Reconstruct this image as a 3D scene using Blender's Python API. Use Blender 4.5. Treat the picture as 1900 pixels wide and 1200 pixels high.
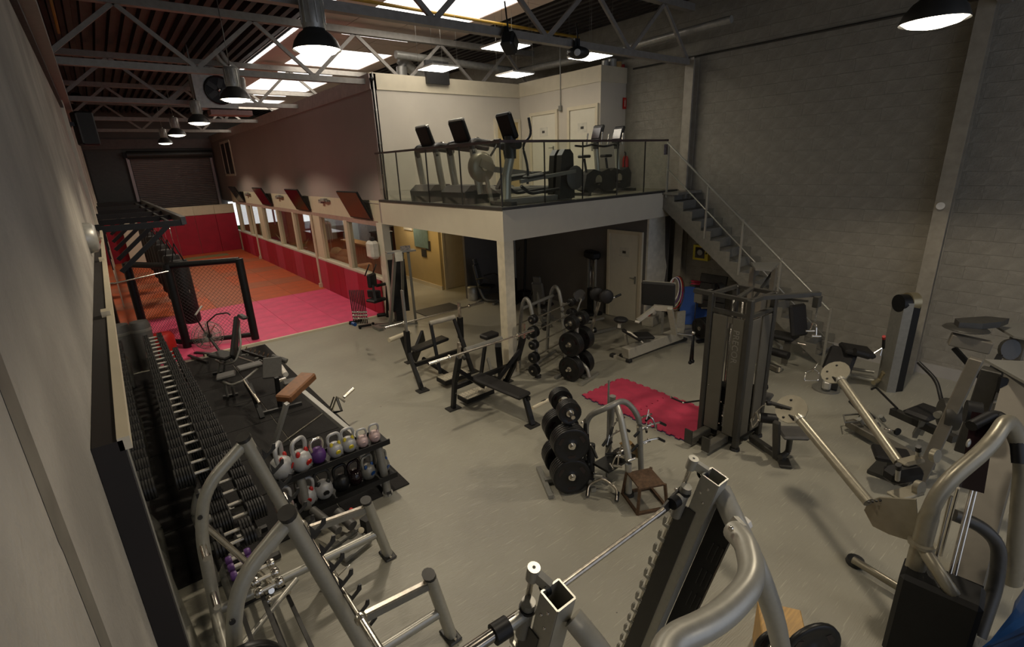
import bpy, bmesh, math, random
from mathutils import Vector, Matrix
random.seed(7)
C = bpy.context.scene.collection
for o in list(bpy.data.objects): bpy.data.objects.remove(o)
V = Vector
# ---------------------------------------------------------------- camera
SC = bpy.context.scene
YAW, PIT, ROL, FPX, CAMZ = 0.667521771, 0.311068948, -0.0409776145, 919.2, 3.72
def cam_axes():
    cy, sy = math.cos(YAW), math.sin(YAW)
    F = V((sy*math.cos(PIT), cy*math.cos(PIT), -math.sin(PIT)))
    r = V((cy, -sy, 0)); u = r.cross(F)
    return r*math.cos(ROL)+u*math.sin(ROL), -r*math.sin(ROL)+u*math.cos(ROL), F
CR, CU, CF = cam_axes()
cd = bpy.data.cameras.new('camera'); cam = bpy.data.objects.new('camera', cd); C.objects.link(cam)
cd.sensor_width = 36; cd.sensor_fit = 'HORIZONTAL'; cd.lens = FPX*36/1900; cd.clip_start = 0.05
cam.matrix_world = Matrix(((CR.x, CU.x, -CF.x, 0), (CR.y, CU.y, -CF.y, 0), (CR.z, CU.z, -CF.z, CAMZ), (0, 0, 0, 1)))
SC.camera = cam
def ray(px, py): return CR*((px-950)/FPX)-CU*((py-600)/FPX)+CF
O = V((0, 0, CAMZ))
def at(px, py, z=0.0):            # the world point seen at a pixel on a horizontal plane
    d = ray(px, py); return O+d*((z-CAMZ)/d.z)
def atx(px, py, x): d = ray(px, py); return O+d*(x/d.x)
def aty(px, py, y): d = ray(px, py); return O+d*(y/d.y)
# ---------------------------------------------------------------- world and lights
W = bpy.data.worlds.new('world'); SC.world = W; W.use_nodes = True
W.node_tree.nodes['Background'].inputs[0].default_value = (0.75, 0.82, 1.0, 1)
W.node_tree.nodes['Background'].inputs[1].default_value = 1.0
SC.view_settings.view_transform = 'Standard'; SC.view_settings.look = 'None'
SC.view_settings.gamma = 1; SC.view_settings.use_curve_mapping = False
SC.view_settings.exposure = -0.2
def spot(name, loc, energy, half=64, blend=0.25, col=(1, .86, .64), size=.12, target=None):
    l = bpy.data.lights.new(name, 'SPOT'); l.energy = energy; l.spot_size = math.radians(half*2); l.spot_blend = blend
    l.color = col; l.shadow_soft_size = size
    o = bpy.data.objects.new(name, l); C.objects.link(o); o.location = loc
    return o
def area(name, loc, energy, sx, sy, col=(1, .88, .66), rot=(0, 0, 0)):
    l = bpy.data.lights.new(name, 'AREA'); l.shape = 'RECTANGLE'; l.size = sx; l.size_y = sy; l.energy = energy; l.color = col
    o = bpy.data.objects.new(name, l); C.objects.link(o); o.location = loc; o.rotation_euler = rot
    return o
WARM = (1, .86, .665)
LAMPS = [(2.3, 6.3), (2.34, 10.9), (2.42, 15.8), (2.4, 20.3), (2.5, 25.0)]
for i, (x, y) in enumerate(LAMPS): spot('bay_lamp_light', (x, y, 4.95), 250 if i else 340, 68, .28, WARM)
for x, y, e in [(2.3, 1.6, 150), (6.25, 1.55, 270), (2.3, -3.2, 70), (6.4, -3.2, 80)]: spot('bay_lamp_light', (x, y, 4.70), e, 68, .28, WARM)
PANELS = [(5.8, 9.4), (5.82, 7.25), (7.7, 9.3), (7.78, 7.15)]
for x, y in PANELS: area('panel_light', (x, y, 5.58), 44, .58, .58, (1, .83, .56))
SKY = [(6.2, 9.75), (6.2, 15.4), (6.2, 20.8), (6.2, 25.8)]
for x, y in SKY: area('skylight_light', (x, y, 6.74), 44 if y < 22 else 90, 2.2, 2.3, (1, .90, .78))
area('corridor_light', (6.9, 13.2, 2.4), 15, .6, .6, (1, .72, .33))
area('cafe_window_light', (9.6, 28.4, 1.6), 160, 5, 1.6, (.85, .92, 1), (math.radians(-90), 0, 0))
for y in (14, 18.5, 23): area('cafe_lamp_light', (7.3, y+1, 2.55), 18, .5, .5, (1, .8, .55))
# ---------------------------------------------------------------- materials
def nodes(m): return m.node_tree.nodes, m.node_tree.links
def mat(name, col, rough=.5, metal=0.0, var=.12, scale=8, bump=0.0, bscale=60, spec=.5, emit=None, es=1.0, coat=0.0, stretch=None, rvar=.1):
    m = bpy.data.materials.new(name); m.use_nodes = True; N, L = nodes(m); b = N['Principled BSDF']
    b.inputs['Roughness'].default_value = rough; b.inputs['Metallic'].default_value = metal
    b.inputs['Specular IOR Level'].default_value = spec; b.inputs['Coat Weight'].default_value = coat
    tc = N.new('ShaderNodeTexCoord'); mp = N.new('ShaderNodeMapping'); L.new(tc.outputs['Object'], mp.inputs[0])
    if stretch: mp.inputs['Scale'].default_value = stretch
    n = N.new('ShaderNodeTexNoise'); n.inputs['Scale'].default_value = scale; n.inputs['Detail'].default_value = 5
    L.new(mp.outputs[0], n.inputs['Vector'])
    r = N.new('ShaderNodeValToRGB'); r.color_ramp.elements[0].position = .3; r.color_ramp.elements[1].position = .7
    c0 = [max(0, c*(1-var)) for c in col]; c1 = [min(1, c*(1+var)) for c in col]
    r.color_ramp.elements[0].color = (*c0, 1); r.color_ramp.elements[1].color = (*c1, 1)
    L.new(n.outputs['Fac'], r.inputs[0]); L.new(r.outputs[0], b.inputs['Base Color'])
    if rvar:
        mr = N.new('ShaderNodeMapRange'); mr.inputs[3].default_value = max(.02, rough-rvar); mr.inputs[4].default_value = min(1, rough+rvar)
        L.new(n.outputs['Fac'], mr.inputs[0]); L.new(mr.outputs[0], b.inputs['Roughness'])
    if bump:
        n2 = N.new('ShaderNodeTexNoise'); n2.inputs['Scale'].default_value = bscale; n2.inputs['Detail'].default_value = 4
        L.new(mp.outputs[0], n2.inputs['Vector'])
        bp = N.new('ShaderNodeBump'); bp.inputs['Strength'].default_value = bump; bp.inputs['Distance'].default_value = .01
        L.new(n2.outputs['Fac'], bp.inputs['Height']); L.new(bp.outputs[0], b.inputs['Normal'])
    if emit:
        b.inputs['Emission Color'].default_value = (*emit, 1); b.inputs['Emission Strength'].default_value = es
    m.diffuse_color = (*col, 1)
    return m
silver = mat("silver_paint", (.40, .39, .34), .36, .45, .05, 30, rvar=.04)
steel = mat('grey_steel', (.22, .215, .19), .4, .3, .08, 20)
champ = mat('champagne_paint', (.29, .265, .20), .36, .45, .05, 20)
dark = mat('dark_paint', (.035, .034, .032), .42, .3, .15, 20)
black = mat('black_steel', (.009, .009, .009), .48, .1, .2, 20, spec=.35)
rubber = mat('black_rubber', (.02, .02, .0195), .55, 0, .2, 40, .2, 120)
plate_m = mat('plate_rubber', (.009, .009, .009), .4, 0, .2, 20, spec=.4)
vinyl = mat('black_vinyl', (.017, .016, .0155), .5, 0, .15, 25, .08, 90, spec=.3)
gvinyl = mat('grey_vinyl', (.075, .072, .067), .5, 0, .1, 25, .08, 90)
chrome = mat("chrome", (.70, .66, .58), .2, .95, .04, 10, rvar=.05)
wornchrome = mat('worn_chrome', (.55, .5, .42), .34, 1, .2, 40, rvar=.1)
brownpad = mat('brown_leather', (.20, .085, .032), .5, 0, .2, 20, .1, 90)
rust = mat('rusty_brown_steel', (.10, .058, .032), .62, .2, .35, 30, .2, 80)
wood = mat('pine_wood', (.50, .30, .10), .5, 0, .2, 6, stretch=(1, 12, 1))
cream = mat('cream_paint', (.62, .55, .40), .55, 0, .04, 6)
fascia_m = mat('beige_paint', (.60, .55, .43), .6, 0, .03, 4)
offwhite = mat('offwhite_paint', (.66, .62, .50), .5, 0, .03, 5)
greywall = mat('grey_wall_paint', (.36, .34, .31), .75, 0, .05, 2, .08, 150)
mauve = mat('mauve_wall_paint', (.35, .285, .26), .7, 0, .04, 1.5, .08, 150)
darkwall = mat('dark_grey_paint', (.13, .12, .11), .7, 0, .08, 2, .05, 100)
warmwall = mat('cream_wall_paint', (.55, .42, .20), .7, 0, .06, 2)
beam_m = mat('grey_beam_paint', (.27, .25, .22), .5, .2, .12, 12)
roof_m = mat('corrugated_roof_sheet', (.040, .034, .034), .45, .4, .25, 3)
tile_m = mat('ceiling_board', (.60, .48, .41), .8, 0, .05, 3)
galv = mat('galvanised_duct', (.40, .39, .35), .38, .35, .15, 12)
shade_m = mat('lamp_shade_dark', (.06, .058, .052), .45, .4, .1, 10)
gasyellow = mat('yellow_gas_pipe', (.32, .19, .02), .5)
conc = mat('grey_concrete', (.34, .32, .28), .8, 0, .16, 2.2, .35, 45)
block_m = mat('painted_block', (.27, .25, .205), .85, 0, .13, 7, .9, 30)
mortar_m = mat('block_mortar', (.29, .27, .225), .9, 0, .1, 8, .2, 60)
redpad = mat('red_wall_pad', (.36, .008, .03), .55, 0, .12, 3, .05, 60)
redpad2 = mat('rose_wall_pad', (.45, .035, .075), .55, 0, .12, 3, .05, 60)
orangemat = mat('orange_floor_mat', (.50, .10, .03), .62, 0, .15, 3, .1, 90)
orangemat2 = mat('rust_orange_floor_mat', (.40, .115, .05), .62, 0, .15, 3, .1, 90)
pinkmat = mat('pink_floor_mat', (.74, .085, .19), .6, 0, .12, 3, .1, 90)
greenmat = mat('olive_green_mat', (.22, .20, .09), .6)
puzzle = mat('crimson_puzzle_mat', (.50, .04, .09), .65, 0, .15, 6, .3, 120)
puzzleblue = mat('blue_mat_underside', (.015, .02, .10), .7)
bluemat = mat('blue_foam_mat', (.012, .07, .32), .6, 0, .1, 6, .2, 100)
rubfloor = mat('black_rubber_tile', (.015, .014, .013), .7, 0, .35, 6, .5, 90, spec=.2)
purple = mat('purple_vinyl', (.09, .03, .16), .4)
redp = mat('red_plastic', (.45, .015, .01), .4)
yellowp = mat('yellow_plastic', (.68, .55, .03), .4)
blueplas = mat('blue_plastic', (.01, .055, .20), .35)
kbgrey = mat('grey_kettlebell_paint', (.42, .42, .41), .4, .2, .1, 20)
kbpink = mat('pale_pink_paint', (.60, .45, .42), .4, .1, .1, 20)
whitep = mat('white_plastic', (.65, .62, .55), .45)
paper = mat('white_paper', (.6, .57, .47), .8)
greenpaper = mat('teal_paper', (.16, .24, .22), .7)
screen_m = mat('dark_screen_glass', (.012, .006, .007), .12, 0, .1, 3, rvar=.02)
lit = mat('lit_diffuser', (1, 1, 1), .5, emit=(1, .95, .84), es=9)
lamplit = mat('lit_lamp_bowl', (1, 1, 1), .5, emit=(1, .9, .72), es=12)
skylit = mat('daylight_panel', (1, 1, 1), .5, emit=(1, .96, .90), es=2.6)
def stripe(m, axis_scale, c2, thr=.5): return m
def emis(name, c, s):
    m = bpy.data.materials.new(name); m.use_nodes = True; N, L = nodes(m); N.clear()
    e = N.new('ShaderNodeEmission'); e.inputs[0].default_value = (*c, 1); e.inputs[1].default_value = s
    o = N.new('ShaderNodeOutputMaterial'); L.new(e.outputs[0], o.inputs[0]); return m
daylit = emis('bright_daylight', (.92, .96, 1), 1.6)
def glassmat(name, tint=(.93, .95, .92), refl=.09, body=.04):
    m = bpy.data.materials.new(name); m.use_nodes = True; N, L = nodes(m); N.clear()
    t = N.new('ShaderNodeBsdfTransparent'); t.inputs[0].default_value = (*tint, 1)
    g = N.new('ShaderNodeBsdfGlossy'); g.inputs['Roughness'].default_value = .03
    lf = N.new('ShaderNodeLayerWeight'); lf.inputs[0].default_value = .5
    pw = N.new('ShaderNodeMath'); pw.operation = 'POWER'; pw.inputs[1].default_value = 4; L.new(lf.outputs['Facing'], pw.inputs[0])
    lw = N.new('ShaderNodeMapRange'); lw.inputs[3].default_value = .05; lw.inputs[4].default_value = .7; L.new(pw.outputs[0], lw.inputs[0])
    mx = N.new('ShaderNodeMixShader'); L.new(lw.outputs[0], mx.inputs[0]); L.new(t.outputs[0], mx.inputs[1]); L.new(g.outputs[0], mx.inputs[2])
    o = N.new('ShaderNodeOutputMaterial'); L.new(mx.outputs[0], o.inputs[0]); return m
glass = glassmat('clear_glass'); glass2 = glassmat('window_glass', (.9, .9, .88))
def mirrormat():
    m = bpy.data.materials.new('mirror_glass'); m.use_nodes = True; N, L = nodes(m); b = N['Principled BSDF']
    b.inputs['Metallic'].default_value = 1; b.inputs['Roughness'].default_value = .02; b.inputs['Base Color'].default_value = (.62, .62, .58, 1); return m
mirror_m = mirrormat()
def floormat():
    m = bpy.data.materials.new('grey_floor_paint'); m.use_nodes = True; N, L = nodes(m); b = N['Principled BSDF']
    tc = N.new('ShaderNodeTexCoord'); n = N.new('ShaderNodeTexNoise'); n.inputs['Scale'].default_value = .9; n.inputs['Detail'].default_value = 7
    L.new(tc.outputs['Object'], n.inputs['Vector'])
    r = N.new('ShaderNodeValToRGB'); r.color_ramp.elements[0].position = .32; r.color_ramp.elements[1].position = .7
    r.color_ramp.elements[0].color = (.285, .27, .22, 1); r.color_ramp.elements[1].color = (.35, .335, .27, 1); L.new(n.outputs['Fac'], r.inputs[0])
    # fine scratches and scuffs
    mp = N.new('ShaderNodeMapping'); mp.inputs['Rotation'].default_value = (0, 0, .5); mp.inputs['Scale'].default_value = (1.2, 22, 1)
    L.new(tc.outputs['Object'], mp.inputs[0]); n2 = N.new('ShaderNodeTexNoise'); n2.inputs['Scale'].default_value = 3; n2.inputs['Detail'].default_value = 3
    L.new(mp.outputs[0], n2.inputs['Vector'])
    r2 = N.new('ShaderNodeValToRGB'); r2.color_ramp.elements[0].position = .63; r2.color_ramp.elements[1].position = .69; L.new(n2.outputs['Fac'], r2.inputs[0])
    # dark specks
    n3 = N.new('ShaderNodeTexNoise'); n3.inputs['Scale'].default_value = 14; n3.inputs['Detail'].default_value = 2; L.new(tc.outputs['Object'], n3.inputs['Vector'])
    r3 = N.new('ShaderNodeValToRGB'); r3.color_ramp.elements[0].position = .76; r3.color_ramp.elements[1].position = .80; L.new(n3.outputs['Fac'], r3.inputs[0])
    mx = N.new('ShaderNodeMixRGB'); mx.inputs[0].default_value = 0; L.new(r.outputs[0], mx.inputs[1]); mx.inputs[2].default_value = (.52, .49, .40, 1)
    ml = N.new('ShaderNodeMath'); ml.operation = 'MULTIPLY'; ml.inputs[1].default_value = .55; L.new(r2.outputs[0], ml.inputs[0]); L.new(ml.outputs[0], mx.inputs[0])
    mx2 = N.new('ShaderNodeMixRGB'); L.new(mx.outputs[0], mx2.inputs[1]); mx2.inputs[2].default_value = (.10, .09, .08, 1)
    L.new(r3.outputs[0], mx2.inputs[0]); L.new(mx2.outputs[0], b.inputs['Base Color'])
    b.inputs['Roughness'].default_value = .33
    mr = N.new('ShaderNodeMapRange'); mr.inputs[3].default_value = .26; mr.inputs[4].default_value = .46; L.new(n.outputs['Fac'], mr.inputs[0]); L.new(mr.outputs[0], b.inputs['Roughness'])
    bp = N.new('ShaderNodeBump'); bp.inputs['Strength'].default_value = .4; bp.inputs['Distance'].default_value = .01
    n4 = N.new('ShaderNodeTexNoise'); n4.inputs['Scale'].default_value = 5; n4.inputs['Detail'].default_value = 5; L.new(mp.outputs[0], n4.inputs['Vector'])
    L.new(n4.outputs['Fac'], bp.inputs['Height']); L.new(bp.outputs[0], b.inputs['Normal'])
    return m
floor_m = floormat()
def fadewall():       # grey concrete with darker formwork stains (stains have their own shape)
    m = mat('left_wall_concrete', (.36, .335, .29), .85, 0, .26, 1.6, .6, 30); return m
leftwall_m = fadewall()
# ---------------------------------------------------------------- mesh helpers
def frame(d, up=V((0, 0, 1))):
    d = V(d).normalized(); up = V(up)
    if abs(d.dot(up)) > .995: up = V((0, 1, 0))
    s = d.cross(up).normalized(); return s, s.cross(d).normalized()
def fillet(pts, r=.08, n=5):          # round the corners of a bent tube
    P = [V(p) for p in pts]; out = [P[0]]
    for i in range(1, len(P)-1):
        a, b, c = P[i-1], P[i], P[i+1]; k = min(r, (a-b).length*.48, (c-b).length*.48)
        p, q = b+(a-b).normalized()*k, b+(c-b).normalized()*k
        for j in range(n+1):
            t = j/n; out.append(p*(1-t)**2+b*2*t*(1-t)+q*t*t)
    out.append(P[-1]); return out
class M:
    def __init__(s, o=(0, 0, 0)): s.v = []; s.f = []; s.sm = []; s.o = V(o)
    def add(s, vs, fs, smooth=False):
        k = len(s.v); s.v += [V(v)-s.o for v in vs]; s.f += [[i+k for i in f] for f in fs]; s.sm += [smooth]*len(fs); return s
    def box(s, c, d, R=None, ch=0.0):
        c = V(c); x, y, z = d[0]/2, d[1]/2, d[2]/2; R = R or Matrix.Identity(3)
        if ch:
            k = min(ch, x*.9, y*.9, z*.9); vs = []; 
            for sx in (-1, 1):
                for sy in (-1, 1):
                    for sz in (-1, 1): vs += [(sx*(x-k), sy*(y-k), sz*z), (sx*(x-k), sy*y, sz*(z-k)), (sx*x, sy*(y-k), sz*(z-k))]
            bm = bmesh.new(); bv = [bm.verts.new(p) for p in vs]; r = bmesh.ops.convex_hull(bm, input=bv)
            bmesh.ops.recalc_face_normals(bm, faces=bm.faces); bmesh.ops.dissolve_limit(bm, angle_limit=.02, verts=bm.verts, edges=bm.edges)
            bm.verts.ensure_lookup_table(); bm.verts.index_update()
            s.add([c+R@v.co for v in bm.verts], [[v.index for v in f.verts] for f in bm.faces]); bm.free(); return s
        vs = [c+R@V((sx*x, sy*y, sz*z)) for sx in (-1, 1) for sy in (-1, 1) for sz in (-1, 1)]
        return s.add(vs, [(0, 1, 3, 2), (4, 6, 7, 5), (0, 4, 5, 1), (2, 3, 7, 6), (0, 2, 6, 4), (1, 5, 7, 3)])
    def mm(s, a, b): return s.box([(a[i]+b[i])/2 for i in range(3)], [abs(b[i]-a[i]) for i in range(3)])
    def beam(s, a, b, w=.06, h=None, up=(0, 0, 1), ch=0.0):      # rectangular bar from a to b: w sideways, h along up
        a, b = V(a), V(b); h = h or w; sd, u = frame(b-a, up); d = (b-a)
        R = Matrix((sd, u, d.normalized())).transposed(); return s.box((a+b)/2, (w, h, d.length), R, ch)
    def tube(s, pts, r=.02, n=8, r2=None, up=(0, 0, 1), smooth=True, ry=None):
        P = [V(p) for p in pts]; vs = []; fs = []; m = len(P); pu = V(up)
        for i, p in enumerate(P):
            d = (P[min(i+1, m-1)]-P[max(i-1, 0)]).normalized(); sd, u = frame(d, pu)
            rr = r if r2 is None else r+(r2-r)*i/(m-1)
            for k in range(n):
                a = 2*math.pi*k/n; vs.append(p+sd*math.cos(a)*rr+u*math.sin(a)*(ry or rr))
            if i: 
                b = (i-1)*n; fs += [(b+k, b+(k+1) % n, b+n+(k+1) % n, b+n+k) for k in range(n)]
        s.add(vs, fs, smooth); k = len(s.v)-len(vs)
        s.f += [list(range(k+n-1, k-1, -1)), list(range(k+(m-1)*n, k+m*n))]; s.sm += [False]*2; return s
    def cyl(s, a, b, r, n=12, r2=None): return s.tube([a, b], r, n, r2)
    def lathe(s, prof, c=(0, 0, 0), ax=(0, 0, 1), n=16, smooth=True):    # prof: (radius, height along ax)
        c = V(c); ax = V(ax).normalized(); sd, u = frame(ax, (0, 0, 1) if abs(ax.z) < .9 else (0, 1, 0)); vs = []; fs = []
        for i, (r, h) in enumerate(prof):
            for k in range(n):
                a = 2*math.pi*k/n; vs.append(c+ax*h+sd*math.cos(a)*r+u*math.sin(a)*r)
            if i: b = (i-1)*n; fs += [(b+k, b+(k+1) % n, b+n+(k+1) % n, b+n+k) for k in range(n)]
        return s.add(vs, fs, smooth)
    def prism(s, poly, o, ux, uy, t):        # polygon in the ux,uy plane at o, thickness t centred
        o, ux, uy = V(o), V(ux).normalized(), V(uy).normalized(); nz = ux.cross(uy).normalized(); n = len(poly)
        vs = [o+ux*p[0]+uy*p[1]+nz*(sg*t/2) for sg in (-1, 1) for p in poly]
        return s.add(vs, [list(range(n-1, -1, -1)), list(range(n, 2*n))]+[(k, (k+1) % n, n+(k+1) % n, n+k) for k in range(n)])
    def ball(s, c, r, n=10, sz=(1, 1, 1)):
        c = V(c); vs = []; fs = []; m = n//2+1
        for i in range(m+1):
            a = math.pi*i/m
            for k in range(n): b = 2*math.pi*k/n; vs.append(c+V((math.sin(a)*math.cos(b)*r*sz[0], math.sin(a)*math.sin(b)*r*sz[1], math.cos(a)*r*sz[2])))
            if i: q = (i-1)*n; fs += [(q+k, q+n+k, q+n+(k+1) % n, q+(k+1) % n) for k in range(n)]
        return s.add(vs, fs, True)
    def build(s, name, mt, parent=None, label=None, kind=None, loc=None, fix=True):
        me = bpy.data.meshes.new(name); me.from_pydata([tuple(v) for v in s.v], [], s.f)
        me.polygons.foreach_set('use_smooth', s.sm); me.materials.append(mt)
        bm = bmesh.new(); bm.from_mesh(me)
        if len(bm.verts) < 30000: bmesh.ops.dissolve_degenerate(bm, dist=1e-6, edges=bm.edges)
        for e in bm.edges:
            if len(e.link_faces) == 2 and e.calc_face_angle(0) > .9: e.smooth = False
        bmesh.ops.recalc_face_normals(bm, faces=bm.faces)
        bm.to_mesh(me); bm.free(); me.update()
        o = bpy.data.objects.new(name, me); C.objects.link(o)
        if parent: o.parent = parent
        if label: o['label'] = label
        if kind: o['kind'] = kind
        if loc: o.location = loc
        return o
ORD = ['nearest', 'second', 'third', 'fourth', 'fifth', 'sixth', 'seventh', 'eighth', 'ninth', 'tenth', 'eleventh', 'twelfth', 'thirteenth', 'fourteenth', 'fifteenth', 'sixteenth', 'seventeenth', 'eighteenth', 'nineteenth', 'twentieth', 'twenty-first', 'twenty-second', 'twenty-third', 'twenty-fourth', 'twenty-fifth', 'twenty-sixth']
def rz(a): return Matrix.Rotation(a, 3, 'Z')
def rot(ax, deg): return Matrix.Rotation(math.radians(deg), 3, ax)
def thing(name, label, cat, loc=(0, 0, 0), deg=0, group=None):
    o = bpy.data.objects.new(name, None); C.objects.link(o); o.empty_display_size = .1
    o.location = loc; o.rotation_euler = (0, 0, math.radians(deg)); o['label'] = label; o['category'] = cat
    if group: o['group'] = group
    return o
def tag(o, label, cat, group=None, kind=None):
    o['label'] = label; o['category'] = cat
    if group: o['group'] = group
    if kind: o['kind'] = kind
    return o
def struct(name, m, mt, parent=None):
    o = m.build(name, mt, parent)
    if not parent: o['kind'] = 'structure'
    return o
def dup(root, loc=None, deg=None, label=None, group=None, drop=()):
    r = root.copy(); C.objects.link(r)
    if loc is not None: r.location = loc
    if deg is not None: r.rotation_euler = (0, 0, math.radians(deg))
    if label: r['label'] = label
    if group: r['group'] = group
    for ch in list(root.children):
        if ch.name.split('.')[0] in drop: continue
        c = ch.copy(); C.objects.link(c); c.parent = r
        for g in ch.children: d = g.copy(); C.objects.link(d); d.parent = c
    return r
def inst(o, loc, parent=None, deg=None):       # one more object of the same mesh (alike pieces)
    c = o.copy(); C.objects.link(c); c.location = loc
    if parent: c.parent = parent
    if deg is not None: c.rotation_euler = (0, 0, math.radians(deg))
    return c
def text(parent, body, size, loc, rotm, mt, name='lettering', ext=.001, spacing=1.0):
    cu = bpy.data.curves.new(name, 'FONT'); cu.body = body; cu.size = size; cu.extrude = ext; cu.align_x = 'CENTER'; cu.align_y = 'CENTER'; cu.space_character = spacing
    t = bpy.data.objects.new('tmp', cu); C.objects.link(t); dg = bpy.context.evaluated_depsgraph_get(); me = bpy.data.meshes.new_from_object(t.evaluated_get(dg))
    bpy.data.objects.remove(t); me.materials.clear(); me.materials.append(mt); me.transform(Matrix.Translation(V(loc)) @ rotm.to_4x4())
    o = bpy.data.objects.new(name, me); C.objects.link(o); o.parent = parent; return o
# ---------------------------------------------------------------- setting
XL, XR, YB, ZR = -0.22, 10.42, 31.8, 6.85
# floor and what lies on it
fl = struct('floor', M().mm((XL-.3, -6, -.2), (15.5, YB+.3, 0)), floor_m)
# rubber tiles left, 1 m each, slightly uneven joints
rt = M().box((0, 0, .008), (.988, .988, .016), ch=.004).build('rubber_tile', rubfloor, fl)
pos = [(-.06+i*.76, 5.5+j*.99) for j in range(7) for i in range(3)]
first = True
for j in range(7):
    for i in range(3):
        p = (.12+i*.83, 5.45+j*1.0, 0)
        if p[0] > 1.95: continue
        if first: rt.location = p; rt.scale = (.83, 1, 1); first = False
        else: inst(rt, p, fl)
# martial-arts floor mats
def tiles(nm, mts, x0, x1, y0, y1, z, nx, ny):
    dx, dy = (x1-x0)/nx, (y1-y0)/ny; protos = []
    for mt in mts:
        pass
    for j in range(ny):
        for i in range(nx):
            k = (i*7+j*13+(i*j) % 3) % len(mts) if len(mts) > 1 else 0
            p = (x0+dx*(i+.5), y0+dy*(j+.5), z)
            pr = [q for q in protos if q[0] == k]
            if not pr: protos.append((k, M().box((0, 0, .02), (dx-.004, dy-.004, .04), ch=.003).build(nm, mts[k], fl, loc=p)))
            else: inst(pr[0][1], p, fl)
tiles('floor_mat', [pinkmat], XL+.02, 5.14, 12.14, 16.4, 0, 5, 4)
tiles('floor_mat', [orangemat, orangemat, orangemat2], XL+.02, 5.14, 16.4, 27.4, 0, 5, 11)
tiles('floor_mat', [orangemat], XL+.02, 2.5, 27.4, 29.2, 0, 3, 2)
tiles('floor_mat', [greenmat], 2.5, 4.3, 27.4, 28.3, 0, 2, 1)
tiles('floor_mat', [orangemat], 2.5, 4.3, 28.3, 29.2, 0, 2, 1); tiles('floor_mat', [orangemat], 4.3, 5.14, 27.4, 29.2, 0, 1, 2)
struct('trim_1', M().mm((1.0, 12.06, 0), (5.14, 12.13, .05)), cream)
tag(M((6.5, 11.45, 0)).mm((5.95, 11.12, .001), (7.1, 11.85, .02)).build('door_mat', rubber, loc=(6.5, 11.45, 0)), 'black rubber entrance mat on the floor in front of the corridor opening', 'mat')
# left wall, cast concrete panels, with its darker paint band
lw = struct('wall_left', M().mm((XL-.25, -6, 0), (XL, YB, 7.0)), leftwall_m)
for k, y in enumerate((-1.2, 3.9, 8.8, 13.6, 18.4, 23.2, 28)):
    pass
m = M()
pts = []; y = 0.0; random.seed(3)
b0 = atx(60, 640, XL+.002)
M((0, 0, 0)).add([(XL+.001, 1.285+dy, z) for dy, z in [(-.05, 0.4), (-.05, 1.2), (-.062, 1.22), (-.05, 1.8), (-.042, 1.84), (-.052, 2.4), (-.044, 2.44), (-.05, 3.0), (-.058, 3.03), (-.05, 3.45), (-.05, 4.2), (.055, 4.2), (.055, .4)]], [list(range(13))]).build('painted_stripe', mat('old_grey_brown_paint', (.17, .155, .125), .7, 0, .15, 9), lw)
for y in (14.2, 19.0, 23.9, 28.6):
    M().mm((XL, y-.25, 0), (XL+.06, y+.25, 5.3)).build('pilaster', offwhite, lw)
M().mm((XL, -6, 5.28), (XL+.16, YB, 5.52)).build('ledger_beam', beam_m, lw)
M().mm((XL, -6, 5.14), (XL+.05, YB, 5.2)).build('conduit', black, lw)
# right wall: painted concrete blocks
rw = struct('wall_right', M().mm((XR, -6, 0), (XR+.3, YB, ZR+.2)), mortar_m)
bl, bh = .492, .198; blocks = []
for k in range(33):
    for j in range(32):
        y = -3.2+j*.5+(k % 2)*.25; blocks.append((y, k*.205+.16))
def pxlen(y, z):
    d = V((XR, y, z))-O; w = d.dot(CF)
    if w < .5: return 0
    sx, sy = 950+FPX*d.dot(CR)/w, 600-FPX*d.dot(CU)/w
    return 0 if not (-30 < sx < 1930 and -30 < sy < 1230) else 1/w
blocks = [b for b in blocks if not (b[0] > 6.9 and b[1] < 2.9)]
blocks.sort(key=lambda b: -pxlen(*b)); proto = None
for i, (y, z) in enumerate(blocks[:300]):
    if z > ZR: continue
    if proto is None: proto = M().box((0, 0, 0), (.03, .4985, .2022)).build('wall_block', block_m, rw, loc=(XR-.012, y, z))
    else: inst(proto, (XR-.012+((i*37) % 9-4)*.0003, y, z), rw)
m = M()
for i, (y, z) in enumerate(blocks[300:]): m.box((XR-.012, y, z), (.03, .4985, .2022))
m.build('wall_block', block_m, rw, kind='stuff')
struct('baseboard_right', M().mm((XR-.06, -6, 0), (XR-.028, 6.5, .2)), greywall)
# steel columns on the right wall
for k, y in enumerate((6.56, 1.95, -2.9)):
    c = V((XR-.14, y, 0)); mm = M(c)
    for dx in (-.11, .09): mm.box((c.x+dx, y, 2.84), (.016, .20, 5.68))
    mm.box((c.x-.01, y, 2.84), (.19, .012, 5.68))
    o = mm.build('steel_column', mat('column_paint', (.33, .30, .24), .5, .1) if k == 0 else bpy.data.materials['column_paint'], loc=c)
    tag(o, ['beige steel column on the block wall beside the stair head', 'beige steel column on the block wall with a round detector on it', 'beige steel column on the block wall nearest the camera'][k], 'column')
tag(M(atx(1745, 382, XR-.28)).cyl(atx(1745, 382, XR-.25), atx(1745, 382, XR-.33), .055, 16).build('alarm_sounder', whitep, loc=atx(1745, 382, XR-.28)), 'small round white alarm on the steel column of the right wall', 'alarm')
m = M(); m.tube([atx(1175, 128, XR-.05), atx(1635, 35.5, XR-.05), V((XR-.05, -4, 5.7))], .02, 6)
tag(m.build('wall_conduit', shade_m), 'thin dark conduit running high along the block wall', 'pipe')
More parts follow.
